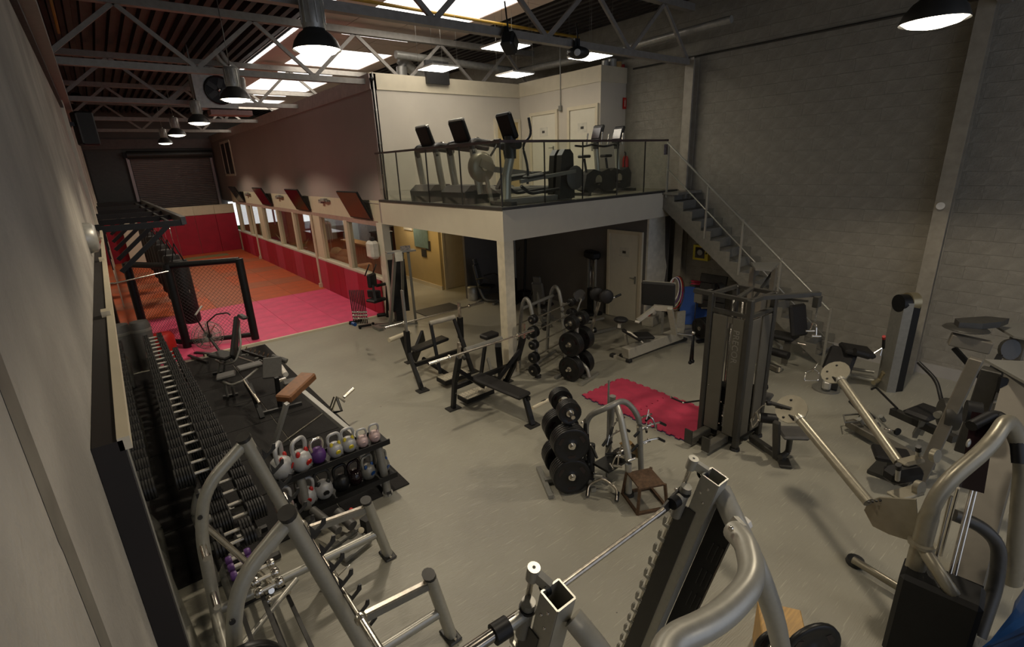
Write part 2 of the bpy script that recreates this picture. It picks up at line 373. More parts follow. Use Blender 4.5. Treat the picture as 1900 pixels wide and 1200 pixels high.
# rear wall, shutter
struct('wall_back', M().mm((XL-.3, YB, 0), (16, YB+.3, 7.0)), darkwall)
struct('trim_2', M().mm((XL, YB-.12, 5.15), (5.6, YB, 5.6)), mat('rear_beam_paint', (.16, .13, .12), .7))
d = M().mm((1.52, YB-.1, .15), (4.98, YB-.06, 4.75)).build('door_1', shade_m); d['kind'] = 'structure'
sl = M().prism([(-.03, 0), (-.012, .02), (.012, .045), (-.012, .068), (-.03, .088)], (0, 0, 0), (0, -1, 0), (0, 0, 1), 3.4)
slm = mat('shutter_slat_paint', (.42, .34, .32), .4, .5, .05)
sl = sl.build('shutter_slat', slm, d, loc=(3.25, YB-.12, .4))
for k in range(1, 49): inst(sl, (3.25, YB-.12, .4+k*.09), d)
M().tube([(1.45, YB-.22, 4.86), (5.1, YB-.22, 4.86)], .2, 14).build('shutter_drum', shade_m, d)
for x in (1.45, 5.03): M().mm((x-.06, YB-.2, .1), (x+.06, YB-.05, 4.9)).build('guide_rail', slm, d)
M().mm((1.3, YB-.32, 4.72), (1.5, YB-.1, 5.0)).build('motor', black, d)
M().mm((1.6, YB-.17, .3), (4.9, YB-.09, .42)).build('bottom_bar', black, d)
struct('trim_3', M().mm((XL+.1, YB-.05, 2.7), (1.3, YB, 5.05)), mat('rear_panel_grey', (.10, .10, .095), .6))
# padded partition at the far end of the mats
part_ = struct('wall_far_partition', M().mm((XL, 29.24, 0), (5.2, 29.36, 2.36)), cream)
for i in range(6):
    x = XL+.02+i*.9
    M().box((x+.45, 29.215, .97), (.89, .05, 1.87), ch=.012).build('wall_pad', redpad, part_, loc=None)
    M().box((x+.45, 29.225, 2.13), (.885, .03, .42), ch=.006).build('panel', cream, part_)
# ---- long inner wall with the cafe windows (x = 5.2)
XM = 5.2
m = M(); m.mm((XM, 11.3, 2.47), (XM+.12, YB, 5.42)); lwm = struct('wall_inner', m, mauve)
m = M(); m.mm((XM+.01, 11.75, 0), (XM+.12, YB, 1.0)); m.build('wall_below', cream, lwm)
m = M(); m.mm((XM-.004, 11.6, 2.42), (XM+.001, 29.2, 3.0)); m.build('lower_band', cream, lwm)
m = M(); m.mm((XM-.03, 11.28, 5.42), (XM+.13, YB, 5.74)); m.build('top_fascia', mat('pale_mauve_paint', (.40, .33, .30), .6), lwm)
M().mm((XM-.06, 11.78, 1.0), (XM+.14, 28.4, 1.06)).build('window_sill', offwhite, lwm)
M().mm((XM-.02, 11.78, 2.38), (XM+.13, 28.4, 2.5)).build('window_head', mat('head_rose', (.40, .27, .22), .6), lwm)
for y0, y1 in ((28.16, 28.4), (25.96, 26.26), (23.25, 24.0), (20.93, 21.09), (18.83, 19.02), (16.09, 16.76), (13.83, 14.07)):
    M().mm((XM-.03, y0, 1.06), (XM+.13, y1, 2.4)).build('mullion', cream, lwm)
for y in (24.9, 16.75):
    mm = M(); mm.tube([(XM-.07, y, .06), (XM-.07, y, 2.42)], .045, 8); mm.box((XM-.07, y, .1), (.14, .14, .14)); mm.build('downpipe', cream, lwm)
for i, (y0, y1) in enumerate(((26.26, 28.16), (24.0, 25.96), (21.09, 23.25), (19.02, 20.93), (16.76, 18.83), (14.07, 16.09), (11.84, 13.83))):
    w = M().mm((XM+.045, y0, 1.06), (XM+.055, y1, 2.4)).build('window_%d' % (i+1), glass2); w['kind'] = 'structure'
y = 12.0; i = 0
while y < 28.3:
    w = 1.0 if i % 3 else .5
    M().box((XM-.03, y+w/2, .5), (.05, w-.008, .97), ch=.012).build('wall_pad', [redpad, redpad2, redpad][(i*5) % 3], lwm); y += w; i += 1
w = struct('window_8', M().mm((XM-.02, 27.2, 3.8), (XM, 29.3, 5.2)), shade_m)
for y in (27.1, 28.25, 29.3): M().mm((XM-.04, y-.06, 3.75), (XM, y+.06, 5.25)).build('window_frame', offwhite, w)
for z in (3.75, 5.25): M().mm((XM-.04, 27.1, z-.05), (XM, 29.36, z+.05)).build('window_frame', offwhite, w)
# post at the end of the wall, with the corridor opening beyond
struct('trim_4', M().mm((XM-.06, 11.45, 0), (XM+.13, 11.78, 2.47)).mm((XM-.09, 11.42, 0), (XM+.16, 11.8, .25)), offwhite)
# ---- mezzanine
YD, XD = 6.6, 5.1
mz = struct('trim_5', M().mm((XD, YD, 2.48), (XR-.3, YD+.12, 3.0)).mm((XD, YD+.12, 2.48), (XD+.12, 11.3, 3.0)), fascia_m)
struct('floor_mezzanine', M().mm((XD+.02, YD+.02, 2.98), (XR, 11.3, 3.03)), mat('mezzanine_floor', (.20, .185, .14), .5))
struct('ceiling_mezzanine', M().mm((XD+.12, YD+.12, 2.56), (XR, 13.4, 2.62)), mat('soffit_paint', (.22, .2, .17), .8))
struct('trim_6', M().mm((XD-.03, YD-.03, 3.0), (XR-.4, YD+.1, 3.045)).mm((XD-.03, YD+.1, 3.0), (XD+.1, 11.3, 3.045)), shade_m)
mm = M(); mm.mm((XD, YD, .22), (XD+.2, YD+.2, 2.48)); mm.mm((XD-.015, YD-.015, 0), (XD+.215, YD+.215, .22)); struct('trim_7', mm, mat('column_cream', (.62, .56, .42), .55))
# walls on the deck
YW = 11.3
m1 = struct('wall_mezzanine_back', M().mm((XM+.02, YW, 3.0), (9.6, YW+.12, 5.44)), mat('pale_grey_paint', (.54, .49, .40), .7, 0, .04, 2))
M().mm((XM-.01, YW-.02, 5.42), (9.5, YW+.12, 5.76)).build('top_fascia', cream, m1)
XI = 9.49
pg = bpy.data.materials['pale_grey_paint']
m2 = struct('wall_mezzanine_right', M().mm((XI, 8.5, 3.0), (XI+.12, YW, 5.46)).mm((XI, 8.39, 3.0), (XR, 8.5, 5.46)), pg)
M().mm((XI-.015, 8.5, 5.44), (XI+.12, YW, 5.78)).mm((XI-.015, 8.37, 5.44), (XR, 8.5, 5.78)).build('top_fascia', cream, m2)
def door(nm, x, y0, y1, z, h, parent_label=None, ajar=False, hs=1, notice=True, t=offwhite):
    w = M().mm((x-.035, y0, z), (x-.012, y1, z+h)).build(nm, t); w['kind'] = 'structure'
    m = M(); 
    for y in (y0-.05, y1+.05): m.mm((x-.06, y-.04, z), (x, y+.04, z+h))
    m.mm((x-.06, y0-.09, z+h), (x, y1+.09, z+h+.08)); m.build('door_frame', cream, w)
    hy = y0+.08 if hs > 0 else y1-.08
    m = M(); m.tube([(x-.035, hy, z+1.05), (x-.09, hy, z+1.05), (x-.09, hy+.12*hs, z+1.05)], .011, 6); m.box((x-.04, hy, z+1.0), (.01, .04, .18)); m.build('door_handle', steel, w)
    if notice:
        c = V((x-.038, (y0+y1)/2, z+h-.42)); M().box(c, (.004, .30, .22)).build('notice', paper, w)
        M().box(c+V((-.003, 0, 0)), (.003, .10, .06)).build('notice_print', shade_m, w)
    return w
door('door_2', XI, 9.87, 10.77, 3.03, 1.88)
door('door_3', XI, 8.52, 9.34, 3.03, 1.88)
# doorway in the rear wall of the deck: frame and warm inside
w = M().mm((8.66, YW-.03, 3.03), (9.38, YW-.01, 4.80)).build('door_4', warmwall); w['kind'] = 'structure'
M().mm((8.56, YW-.05, 3.03), (8.66, YW, 4.8)).mm((9.38, YW-.05, 3.03), (9.46, YW, 4.8)).mm((8.56, YW-.05, 4.80), (9.46, YW, 4.88)).build('door_frame', cream, w)
# ---- under the deck
XC = 9.36
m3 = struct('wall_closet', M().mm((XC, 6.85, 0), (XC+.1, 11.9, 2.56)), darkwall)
M().mm((XC, 6.80, 0), (XR-.25, 6.85, 2.5)).build('wall_end', mat('closet_end_paint', (.62, .59, .50), .7), m3)
# ragged edge of darker paint near the column
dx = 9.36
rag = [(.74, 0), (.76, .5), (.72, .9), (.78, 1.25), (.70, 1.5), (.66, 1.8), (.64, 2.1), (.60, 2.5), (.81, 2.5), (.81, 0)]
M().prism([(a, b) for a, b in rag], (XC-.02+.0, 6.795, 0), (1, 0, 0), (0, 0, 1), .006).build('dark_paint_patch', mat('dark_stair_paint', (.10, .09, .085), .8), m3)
door('door_5', XC, 7.02, 7.86, .01, 2.05, hs=1)
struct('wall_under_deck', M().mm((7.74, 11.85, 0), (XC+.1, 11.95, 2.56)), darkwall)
cw = struct('wall_corridor_right', M().mm((7.80, 13.48, 0), (7.9, 16.4, 2.56)), warmwall)
struct('wall_corridor_back', M().mm((7.80, 13.38, 0), (11, 13.48, 2.56)), warmwall)
struct('wall_corridor_end', M().mm((XC+.1, 11.9, 0), (XC+.2, 13.4, 2.56)), warmwall)
struct('ceiling_corridor', M().mm((XM+.12, 13.4, 2.56), (10.5, 19.1, 2.6)), mat('soffit_cream', (.5, .45, .33), .8))
w = M().mm((7.98, 13.34, .01), (8.72, 13.37, 2.1)).build('door_6', cream); w['kind'] = 'structure'
M().mm((7.9, 13.33, 0), (7.98, 13.38, 2.1)).mm((8.72, 13.33, 0), (8.8, 13.38, 2.1)).mm((7.9, 13.33, 2.1), (8.8, 13.38, 2.18)).build('door_frame', cream, w)
M().mm((8.2, 13.325, 1.75), (8.5, 13.338, 1.95)).build('notice', paper, w)
struct('baseboard_1', M().mm((7.77, 13.36, 0), (7.80, 16.4, .12)), cream)
# ---- cafe beyond the windows
struct('wall_cafe_right', M().mm((15.2, 11.3, 0), (15.35, YB, 2.6)), mat('cafe_wall_brown', (.16, .075, .06), .7))
struct('ceiling_cafe', M().mm((XM+.12, 19.1, 2.6), (15.3, YB, 2.66)).mm((10.5, 11.4, 2.6), (15.3, 19.1, 2.66)), bpy.data.materials['soffit_paint'])
w = M().mm((XM+.2, YB-.16, .9), (11.5, YB-.14, 2.35)).build('window_9', daylit); w['kind'] = 'structure'
for x in (6.4, 7.6, 8.8, 10.0): M().mm((x-.05, YB-.22, .9), (x+.05, YB-.15, 2.35)).build('window_frame', mauve, w)
M().mm((XM+.2, YB-.2, .2), (8.2, YB-.17, 1.05)).build('hedge', mat('far_green_bank', (.12, .22, .05), .8), w)
# ---- roof
m = M(); x = XL-.1; k = 0
prof = []
while x < XR+.5:
    prof += [(x, 6.92), (x+.09, 6.92), (x+.11, 6.80), (x+.21, 6.80)]; x += .23
n = len(prof); vs = [(px, yy, pz) for yy in (-6, YB+.2) for px, pz in prof]
m.add(vs, [(i, i+1, n+i+1, n+i) for i in range(n-1)])
rf = struct('ceiling', m, roof_m); 
struct('ceiling_outer_roof', M().mm((XL-.3, -6, 6.99), (16, YB+.3, 7.1)), roof_m)
# daylight strip of ceiling boards with skylights
X0, X1 = 4.25, 7.85
cb = struct('ceiling_boards', M().mm((X0, 7.6, 6.78), (X0+.03, 28, 6.80)), tile_m)
ys = [7.7+i*1.22 for i in range(17)]; xs = [X0+.02+i*1.19 for i in range(4)]
sky = []
for (a, b) in ((8.55, 10.95), (14.2, 16.65), (19.45, 21.95), (24.8, 27.2)): sky.append((a, b))
xsp = [X0, 5.05, 6.17, 7.3, X1]
ycuts = [7.6, 8.55, 10.95, 12.03, 13.1, 14.2, 16.65, 17.6, 18.5, 19.45, 21.95, 22.9, 23.85, 24.8, 27.2, 28.2]
for yi in range(len(ycuts)-1):
    a, b = ycuts[yi], ycuts[yi+1]; issky = any(abs(a-s[0]) < .01 for s in sky)
    for xi in range(4):
        c, d_ = xsp[xi], xsp[xi+1]
        if issky and xi in (1, 2): continue
        M().mm((c+.008, a+.008, 6.765), (d_-.008, b-.008, 6.785)).build('ceiling_board', tile_m, cb)
for i, (a, b) in enumerate(sky):
    w = M().mm((5.04, a, 6.80), (7.31, b, 6.815)).build('skylight_%d' % (i+1), tile_m); w['kind'] = 'structure'
    nx, ny = 3, 4
    for q in range(nx):
        for r in range(ny):
            M().mm((5.05+q*.75+.01, a+r*(b-a)/ny+.01, 6.775), (5.05+(q+1)*.75-.01, a+(r+1)*(b-a)/ny-.01, 6.785)).build('skylight_pane', skylit, w)
mm = M()
w = M().mm((X0-.2, 8, 6.79), (X0-.17, 20, 6.80)).build('skylight_5', beam_m); w['kind'] = 'structure'
y = 8.6
pr = None
while y < 18.4:
    if pr is None: pr = M().mm((-.04, -.1, -.01), (.05, .1, .01)).build('light_slot', skylit, w, loc=(X0-.08, y, 6.755))
    else: inst(pr, (X0-.08, y, 6.755), w)
    y += .26
# light slots across between the skylights
for y in (12.5, 17.9, 23.3):
    w = M().mm((5.2, y-.05, 6.75), (6.9, y+.05, 6.76)).build('skylight_slot', skylit); w['kind'] = 'structure'; w.name = 'trim_8'
# ---- trusses
YT = [1.75, 6.62, 11.55, 16.45, 21.35, 26.2]
TL = ['nearest roof truss, top of the frame across the grey gym floor', 'roof truss ending on the stair-head column of the block wall', 'roof truss that meets the near corner of the mauve wall', 'third roof truss along the mauve wall', 'fourth roof truss along the mauve wall', 'roof truss nearest the roller shutter']
for ti, y in enumerate(YT):
    xe = XR-.2 if ti < 3 else XR-.2
    t = thing('roof_truss', TL[ti], 'truss', (XL, y, 5.6), group=None)
    M().mm((0, -.06, -.055), (xe-XL, .06, .055)).build('bottom_chord', beam_m, t)
    M().mm((0, -.07, .93), (xe-XL, .07, 1.06)).build('top_chord', beam_m, t)
    nx = [0, 1.1, 2.15, 3.25, 4.3, 5.3, 6.4, 7.45, 8.5, 9.5, 10.4]
    pr = {}
    for i in range(len(nx)-1):
        a, b = ((nx[i], 0, .03), (nx[i+1], 0, .95)) if i % 2 == 0 else ((nx[i], 0, .95), (nx[i+1], 0, .03))
        M().beam(a, b, .05, .07).build('diagonal', beam_m, t)
# pipes and services near the roof
m = M(); m.tube([(XL+.3, 9.2, 6.5), (9.6, 9.2, 6.5)], .03, 8); m.tube([(XL+.3, 9.2, 6.5), (XL+.3, 14, 6.5)], .025, 6)
tag(m.build('gas_pipe', gasyellow), 'yellow gas pipe running across under the roof', 'pipe')
m = M(); m.tube([(XR-.45, 8.8, 6.1), (XR-.45, 5.6, 6.15)], .07, 10); m.tube([(6.2, 11.9, 6.3), (XR-.45, 11.9, 6.2), (XR-.45, 8.8, 6.1)], .09, 10)
tag(m.build('roof_duct', galv), 'dull grey duct pipe under the dark roof above the upper rooms', 'pipe')
M().mm((.45, 28.6, 0), (1.05, 29.24, 2.36)).build('boxed_column', offwhite, part_)
# ================================================================ LEFT SIDE OF THE GYM
def T(name, label, cat, b, group=None):
    b = V(b); return thing(name, label, cat, b, 0, group), (lambda: M(b))
# mirror on a dark board
t, N = T('wall_mirror', 'long wall mirror on a dark board, standing on the floor along the concrete wall', 'mirror', (XL, 7, 0))
N().mm((XL+.002, 2.1, .02), (-.13, 12.0, 2.84)).build('backing_board', mat('stained_dark_board', (.012, .008, .006), .7, 0, .4, 3), t)
ys_ = [2.14, 4.1, 6.07, 8.04, 10.0, 11.97]
for a, b_ in zip(ys_[:-1], ys_[1:]): N().mm((-.13, a, .06), (-.122, b_-.008, 2.80)).build('mirror_pane', mirror_m, t)
N().mm((-.145, 2.1, 2.80), (-.108, 12.0, 2.85)).build('top_rail', cream, t)
for y in (4.3, 7.4, 10.2): N().mm((-.17, y-.05, 2.84), (-.12, y+.05, 2.88)).build('bracket', cream, t)
t, N = T('wall_speaker', 'round grey speaker fixed on the concrete wall above the mirror', 'speaker', (XL, 7.5, 3.1))
c = V((XL, 7.3, 3.12))
N().lathe([(0, .10), (.12, .10), (.16, .07), (.17, 0)], c, (1, 0, 0), 18).build('housing', galv, t)
N().lathe([(0, .125), (.05, .12), (.09, .10)], c, (1, 0, 0), 14).build('cone', chrome, t)
# dumbbells ------------------------------------------------------
grip_m = mat('knurled_chrome', (.78, .74, .64), .3, .55, .06, 60)
def dumbbell(L, r, rings, label, name='dumbbell', hm=None, grip=.13):
    t = thing(name, label, 'dumbbell', (0, 0, 0))
    M().tube([(-grip/2-.01, 0, 0), (-grip/4, 0, 0), (0, 0, 0), (grip/4, 0, 0), (grip/2+.01, 0, 0)], .017, 8).build('handle', grip_m, t)
    for s in (-1, 1):
        m = M(); pr = []; w = (L-grip)/2; k = w/rings; x = grip/2
        pr = [(0, x)]
        for i in range(rings): pr += [(r*.9, x), (r, x+k*.15), (r, x+k*.75), (r*.88, x+k*.9)]; x += k
        pr += [(r*.6, x), (r*.55, x-.004), (0, x-.004)]
        m.lathe(pr, (0, 0, 0), (s, 0, 0), 14); m.build('head', hm or plate_m, t)
    return t
ring_m = mat('dumbbell_rubber', (.016, .0155, .0145), .4, 0, .2, 20)
heads = {}
def dbl(y, x, z, size, group, label):
    key = size
    if key not in heads:
        heads[key] = dumbbell(.30+.018*size, .072+.0036*size, 3+size//2, label, hm=ring_m); o = heads[key]; o.location = (x, y, z); o['label'] = label; o['group'] = group; return o
    return dup(heads[key], (x, y, z), None, label, group)
RK = [(.185, .88, 5.35, 11.15, 24, 'ribbed black dumbbell, %s from the squat rack end of the upper row', 'dumbbells on the upper tier'),
      (.37, .55, 4.85, 11.1, 26, 'ribbed black dumbbell, %s from the squat rack end of the lower row', 'dumbbells on the lower tier')]
for (x, z, y0, y1, n, lb, g) in RK:
    for k in range(n):
        s = max(0, int(9-k*9.5/n)); dbl(y0+(y1-y0)*k/(n-1), x, z+.0036*s, s, g, lb % ORD[k])
for y0, y1, nm in ((5.15, 8.15, 'near'), (8.2, 11.35, 'far')):
    lab = {'near': 'two-tier dumbbell rack with grey legs, the one nearer the squat rack', 'far': 'two-tier dumbbell rack with grey legs, the one nearer the fighting cage'}[nm]
    t, N = T('dumbbell_rack', lab, 'dumbbell rack', (.3, (y0+y1)/2, 0))
    yb = 4.55 if nm == 'near' else y0
    for (x, z, yy) in ((.185, .775, y0), (.37, .445, yb)):
        for dx in (-.09, .09): N().beam((x+dx, yy, z-abs(dx)*0), (x+dx, y1, z), .03, .05).build('shelf_rail', dark, t)
        if x < .3:
            pass
    for y in (y0+.12, y1-.25) + ((yb+.2,) if nm == 'near' else ()):
        N().tube(fillet([(.05, y, .03), (.03, y, .55), (.1, y, .74), (.14, y, .74)], .08), .035, 8).build('leg', steel, t)
        N().beam((.03, y, .04), (.62, y, .04), .06, .05).build('foot', dark, t)
        N().beam((.06, y, .45), (.50, y, .39), .04, .05).build('support_arm', steel, t)
# small rack of light purple and chrome dumbbells near the camera side
t, N = T('small_dumbbell_rack', 'low dumbbell rack seen through the silver squat rack uprights', 'dumbbell rack', (.25, 4.0, 0))
for z, x in ((.52, .22), (.22, .42)):
    for dx in (-.08, .08): N().beam((x+dx, 3.05, z), (x+dx, 4.45, z), .03, .04).build('shelf_rail', dark, t)
for y in (3.15, 4.35):
    N().tube(fillet([(.12, y, .02), (.1, y, .45), (.2, y, .56)], .08), .03, 8).build('leg', steel, t); N().beam((.08, y, .03), (.55, y, .03), .05, .05).build('foot', dark, t)
for k in range(2): dbl(4.62-k*.17, .26, .60, 2, 'dumbbells on the small rack', 'ribbed black dumbbell on the low rack behind the squat rack, %s' % ('farther one' if k == 0 else 'nearer one'))
pd = None
for k in range(3):
    p = (.24+.0*k, 4.28-k*.11, .57)
    if k == 0:
        pd = dumbbell(.20, .038, 1, 'small purple dumbbell on the low rack behind the squat rack, farthest one', hm=purple, grip=.1); pd.location = p; pd['group'] = 'purple dumbbells on the low rack'
    else: dup(pd, p, label='small purple dumbbell on the low rack behind the squat rack, %s' % ['', 'middle one', 'nearest one'][k])
cdm = None
for k in range(5):
    p = (.36, 4.0-k*.13, .57) if k < 3 else (.42, 4.5-k*.14, .275)
    if k == 0:
        cdm = dumbbell(.22, .04, 1, 'small chrome dumbbell low on the small rack behind the squat rack', hm=chrome, grip=.1); cdm.location = p; cdm['group'] = 'chrome dumbbells on the low rack'
    else: dup(cdm, p, label='small chrome dumbbell on the small rack behind the squat rack, %s of the row' % ['', 'second', 'third', 'fourth', 'last'][k])
# ---- kettlebell rack
KX0, KX1, KY = .78, 2.02, 5.12
t, N = T('kettlebell_rack', 'two-shelf black kettlebell rack on round grey legs over rubber tiles', 'kettlebell rack', (1.4, KY, 0))
for z, y in ((.66, 5.16), (.26, 5.06)):
    m = N(); m.mm((KX0-.05, y-.17, z-.025), (KX1+.0, y+.15, z-.005)); m.mm((KX0-.05, y-.18, z-.03), (KX1, y-.165, z+.035)); m.mm((KX0-.05, y+.14, z-.03), (KX1, y+.155, z+.03)); m.build('shelf', black, t)
for x in (1.0, 1.90):
    N().tube([(x, 4.96, .02), (x, 5.0, .3), (x, 5.06, .64)], .05, 10).build('leg', steel, t)
    N().tube([(x, 5.34, .02), (x, 5.2, .64)], .04, 8).build('leg', steel, t)
    N().lathe([(0, .03), (.062, .03), (.065, 0)], (x, 4.96, 0), (0, 0, 1), 14).build('foot_cap', silver, t)
    N().beam((x, 4.9, .03), (x, 5.4, .03), .05, .05).build('foot_bar', dark, t)
def kettlebell(s, body_m, handle_m, accent, label, deg, loc):
    t = thing('kettlebell', label, 'kettlebell', loc, deg)
    r = .075*s
    M().lathe([(0, 0), (r*.72, 0), (r*.95, r*.45), (r, r*.95), (r*.86, r*1.5), (r*.5, r*1.85), (0, r*1.95)], n=16).build('body', body_m, t)
    hp = fillet([(-r*.62, 0, r*1.35), (-r*.85, 0, r*2.5), (-r*.6, 0, r*3.15), (r*.6, 0, r*3.15), (r*.85, 0, r*2.5), (r*.62, 0, r*1.35)], r*.4, 4)
    M().tube(hp, r*.2, 8, up=(0, 1, 0)).build('handle', handle_m, t)
    if accent:
        M().cyl((0, -r*.93, r*.9), (0, -r*1.04, r*.86), r*.33, 12).build('badge', accent, t)
        for s_ in (-1, 1): M().ball((s_*r*.5, -r*.3, r*1.75), r*.24, 8, (1, .8, 1.6)).build('inlay', accent, t)
    return t
zt = .66
kettlebell(1.55, kbgrey, kbgrey, redp, 'large grey kettlebell with red inlay, first from the left on the top shelf', 60, (.86, 5.14, zt))
kettlebell(1.5, kbgrey, kbgrey, redp, 'large grey kettlebell with red inlay, second on the top shelf beside the purple one', 30, (1.06, 5.13, zt))
kettlebell(1.15, purple, chrome, None, 'purple kettlebell with a chrome handle on the top shelf', 10, (1.245, 5.15, zt))
kettlebell(1.15, kbgrey, kbgrey, yellowp, 'grey kettlebell with one small yellow badge, right of the purple one', 5, (1.43, 5.13, zt))
kettlebell(1.15, kbgrey, kbgrey, yellowp, 'grey kettlebell with bright yellow inlay under its handle', 0, (1.59, 5.14, zt))
kettlebell(.9, kbpink, kbgrey, kbpink, 'small pale pink kettlebell, second from the right end of the top shelf', -5, (1.745, 5.12, zt))
kettlebell(.9, kbpink, kbgrey, kbpink, 'small pale pink kettlebell at the right end of the top shelf', -5, (1.90, 5.13, zt))
zt = .26
for i, (x, s, a, b_, c_, l) in enumerate([(.80, 1.3, kbpink, kbgrey, rust, 'grey and brown kettlebell at the left end of the lower shelf'), (1.04, 1.3, kbgrey, kbgrey, redp, 'grey kettlebell with a red badge, second on the lower shelf'), (1.22, 1.35, kbgrey, dark, dark, 'grey kettlebell with black corners and black badge on the lower shelf'),
    (1.42, 1.25, plate_m, plate_m, None, 'matt black kettlebell in the middle of the lower shelf'), (1.58, 1.2, screen_m, screen_m, None, 'glossy black kettlebell on the lower shelf'), (1.74, 1.2, steel, steel, blueplas, 'steel grey kettlebell with blue tint, second from right on the lower shelf'), (1.93, 1.1, steel, steel, blueplas, 'steel grey kettlebell at the right end of the lower shelf')]):
    kettlebell(s, a, b_, c_, l, i*7-15, (x, 5.07, zt))
# ---- silver squat rack
t, N = T('squat_rack', 'silver squat rack with curved uprights and low safety arms, bottom left', 'squat rack', (.7, 3.45, 0))
for y in (4.04, 2.85):
    m = N(); m.tube([(.455, y, 1.76), (.86, y, .02)], .052, 12, up=(0, 1, 0), ry=.075); m.build('upright', silver, t)
    N().tube([(.452, y, 1.772), (.46, y, 1.745)], .055, 12, up=(0, 1, 0), ry=.078).build('end_cap', dark, t)
    N().tube(fillet([(.44, y, 1.70), (.13, y, 1.46), (.03, y, 1.10), (-.03, y, .06)], .22, 6), .045, 12, up=(0, 1, 0), ry=.055).build('rear_upright', silver, t)
    N().tube([(.06, y, 1.16), (.40, y, .36)] if y > 3 else [(.02, y, .95), (.42, y, .34)], .026, 8).build('brace', chrome, t)
    N().tube([(-.02, y, .34), (1.42, y, .31)], .036, 10, ry=.045).build('lower_rail', silver, t)
    N().tube([(1.33, y, .72), (1.46, y, .03)], .048, 12, up=(0, 1, 0), ry=.066).build('front_post', silver, t)
    N().tube([(1.325, y, .735), (1.33, y, .71)], .050, 12, up=(0, 1, 0), ry=.068).build('end_cap', dark, t)
    N().box((1.46, y, .012), (.12, .19, .024), ch=.01).build('foot_plate', dark, t)
    for dy in (-.075, .075): N().cyl((1.46, y+dy, .02), (1.46, y+dy, .036), .012, 8).build('bolt', chrome, t)
    m = N(); m.beam((.70, y, .70), (1.31, y, .635), .05, .055); m.build('safety_arm', steel, t)
    N().beam((.70, y, .735), (1.31, y, .67), .035, .015).build('wear_strip', wornchrome, t)
    for k in range(7):
        z = 1.56-k*.16; x = .455+(1.76-z)*.2328+.06
        m = N(); m.prism([(0, -.05), (.10, .02), (.105, .06), (.085, .065), (.07, .03), (.03, .0), (0, .06)], (x, y, z), (1, 0, 0), (0, 0, 1), .012); m.build('bar_hook', dark, t)
    N().beam((.515, y, 1.66), (.79, y, .50), .03, .07, up=(0, 1, 0)).build('hook_plate', dark, t)
    for z in (1.26, .92): N().cyl((.05+(1.26-z)*-.05, y-.05, z), (.05+(1.26-z)*-.05, y-.062, z), .018, 8).build('bolt', dark, t)
    yo = y-.05 if y < 3 else y-.06
    for z, x in ((1.0, .02), (.55, .0)):
        N().tube([(x, y, z), (x-.0, y-.24, z+.02)], .025, 10).build('plate_horn', chrome, t)
N().tube([(-.02, 2.85, .34), (-.02, 4.04, .34)], .036, 10).build('rear_cross_tube', silver, t)
N().tube([(.60, 3.98, .31), (.03, 3.55, .31)], .024, 8).build('diagonal_brace', silver, t)
N().tube([(.38, 4.02, .35), (.38, 3.84, .44)], .024, 10).build('pin', chrome, t)
def plate(r, w, label, loc, axis, deg=0, group=None, cat='weight plate', nm='weight_plate'):
    t = thing(nm, label, cat, loc, deg, group)
    pr = [(.028, -w*.5), (.055, -w*.5), (.06, -w*.35), (r*.45, -w*.3), (r*.78, -w*.34), (r*.84, -w*.5), (r*.98, -w*.5), (r, -w*.35), (r, w*.35), (r*.98, w*.5), (r*.84, w*.5), (r*.78, w*.34), (r*.45, w*.3), (.06, w*.35), (.055, w*.5), (.028, w*.5), (.028, -w*.5)]
    M().lathe(pr, (0, 0, 0), axis, 24).build('disc', plate_m, t)
    M().lathe([(.026, -w*.52), (.045, -w*.52), (.045, w*.52), (.026, w*.52), (.026, -w*.52)], (0, 0, 0), axis, 12).build('hub', chrome, t)
    a = V(axis).normalized(); sd, u = frame(a, (0, 0, 1) if abs(a.z) < .9 else (0, 1, 0)); 
    for k in range(3):
        th = math.radians(30+120*k); d = sd*math.cos(th)+u*math.sin(th); p = d.cross(a)
        m = M(); q = [(-.055, -.018), (.055, -.018), (.04, .022), (-.04, .022)]
        q = [(x*r/.22, y*r/.22) for x, y in q]; m.prism(q, d*r*.66, p, d, w*.8); m.build('grip_opening', screen_m, t)
    return t
plate(.225, .05, 'black weight plate on the low horn of the squat rack, bottom edge', (.03, 2.62, 1.0), (0, 1, 0))
# barbell
def barbell(a, b, sl=.38, r=.014, rs=.025, label='', cols=True):
    a, b = V(a), V(b); d = (b-a).normalized(); c = (a+b)/2; t = thing('barbell', label, 'barbell', c)
    M(c).tube([a+d*sl, b-d*sl], r, 8).build('shaft', wornchrome, t)
    for p, s in ((a, 1), (b, -1)):
        M(c).tube([p, p+d*s*(sl-.02)], rs, 10).build('sleeve', chrome, t)
        M(c).lathe([(0, 0), (rs*1.5, 0), (rs*1.6, .01), (rs*1.5, .035), (0, .035)], p+d*s*(sl-.03), d*s, 12).build('collar', chrome, t)
    return t
barbell((.675, 4.2, 1.03), (.70, 2.05, 1.0), .52, label='chrome barbell resting on the hooks of the silver squat rack')
t, N = T('spring_collar', 'chrome spring collar clipped on the barbell of the squat rack', 'collar', (.68, 3.0, 1.02))
m = N(); m.tube([V((.68+.03*math.cos(a), 3.0+.006*a, 1.015+.03*math.sin(a))) for a in [i*.6 for i in range(30)]], .004, 5); m.build('coil', chrome, t)
for s in (-1, 1): N().tube([(.70, 3.0+.04*s, 1.04), (.79, 3.0+.06*s, 1.10)], .004, 5).build('handle', chrome, t)
lgrey = mat('light_grey_frame_paint', (.42, .41, .37), .42, .1, .06, 20)
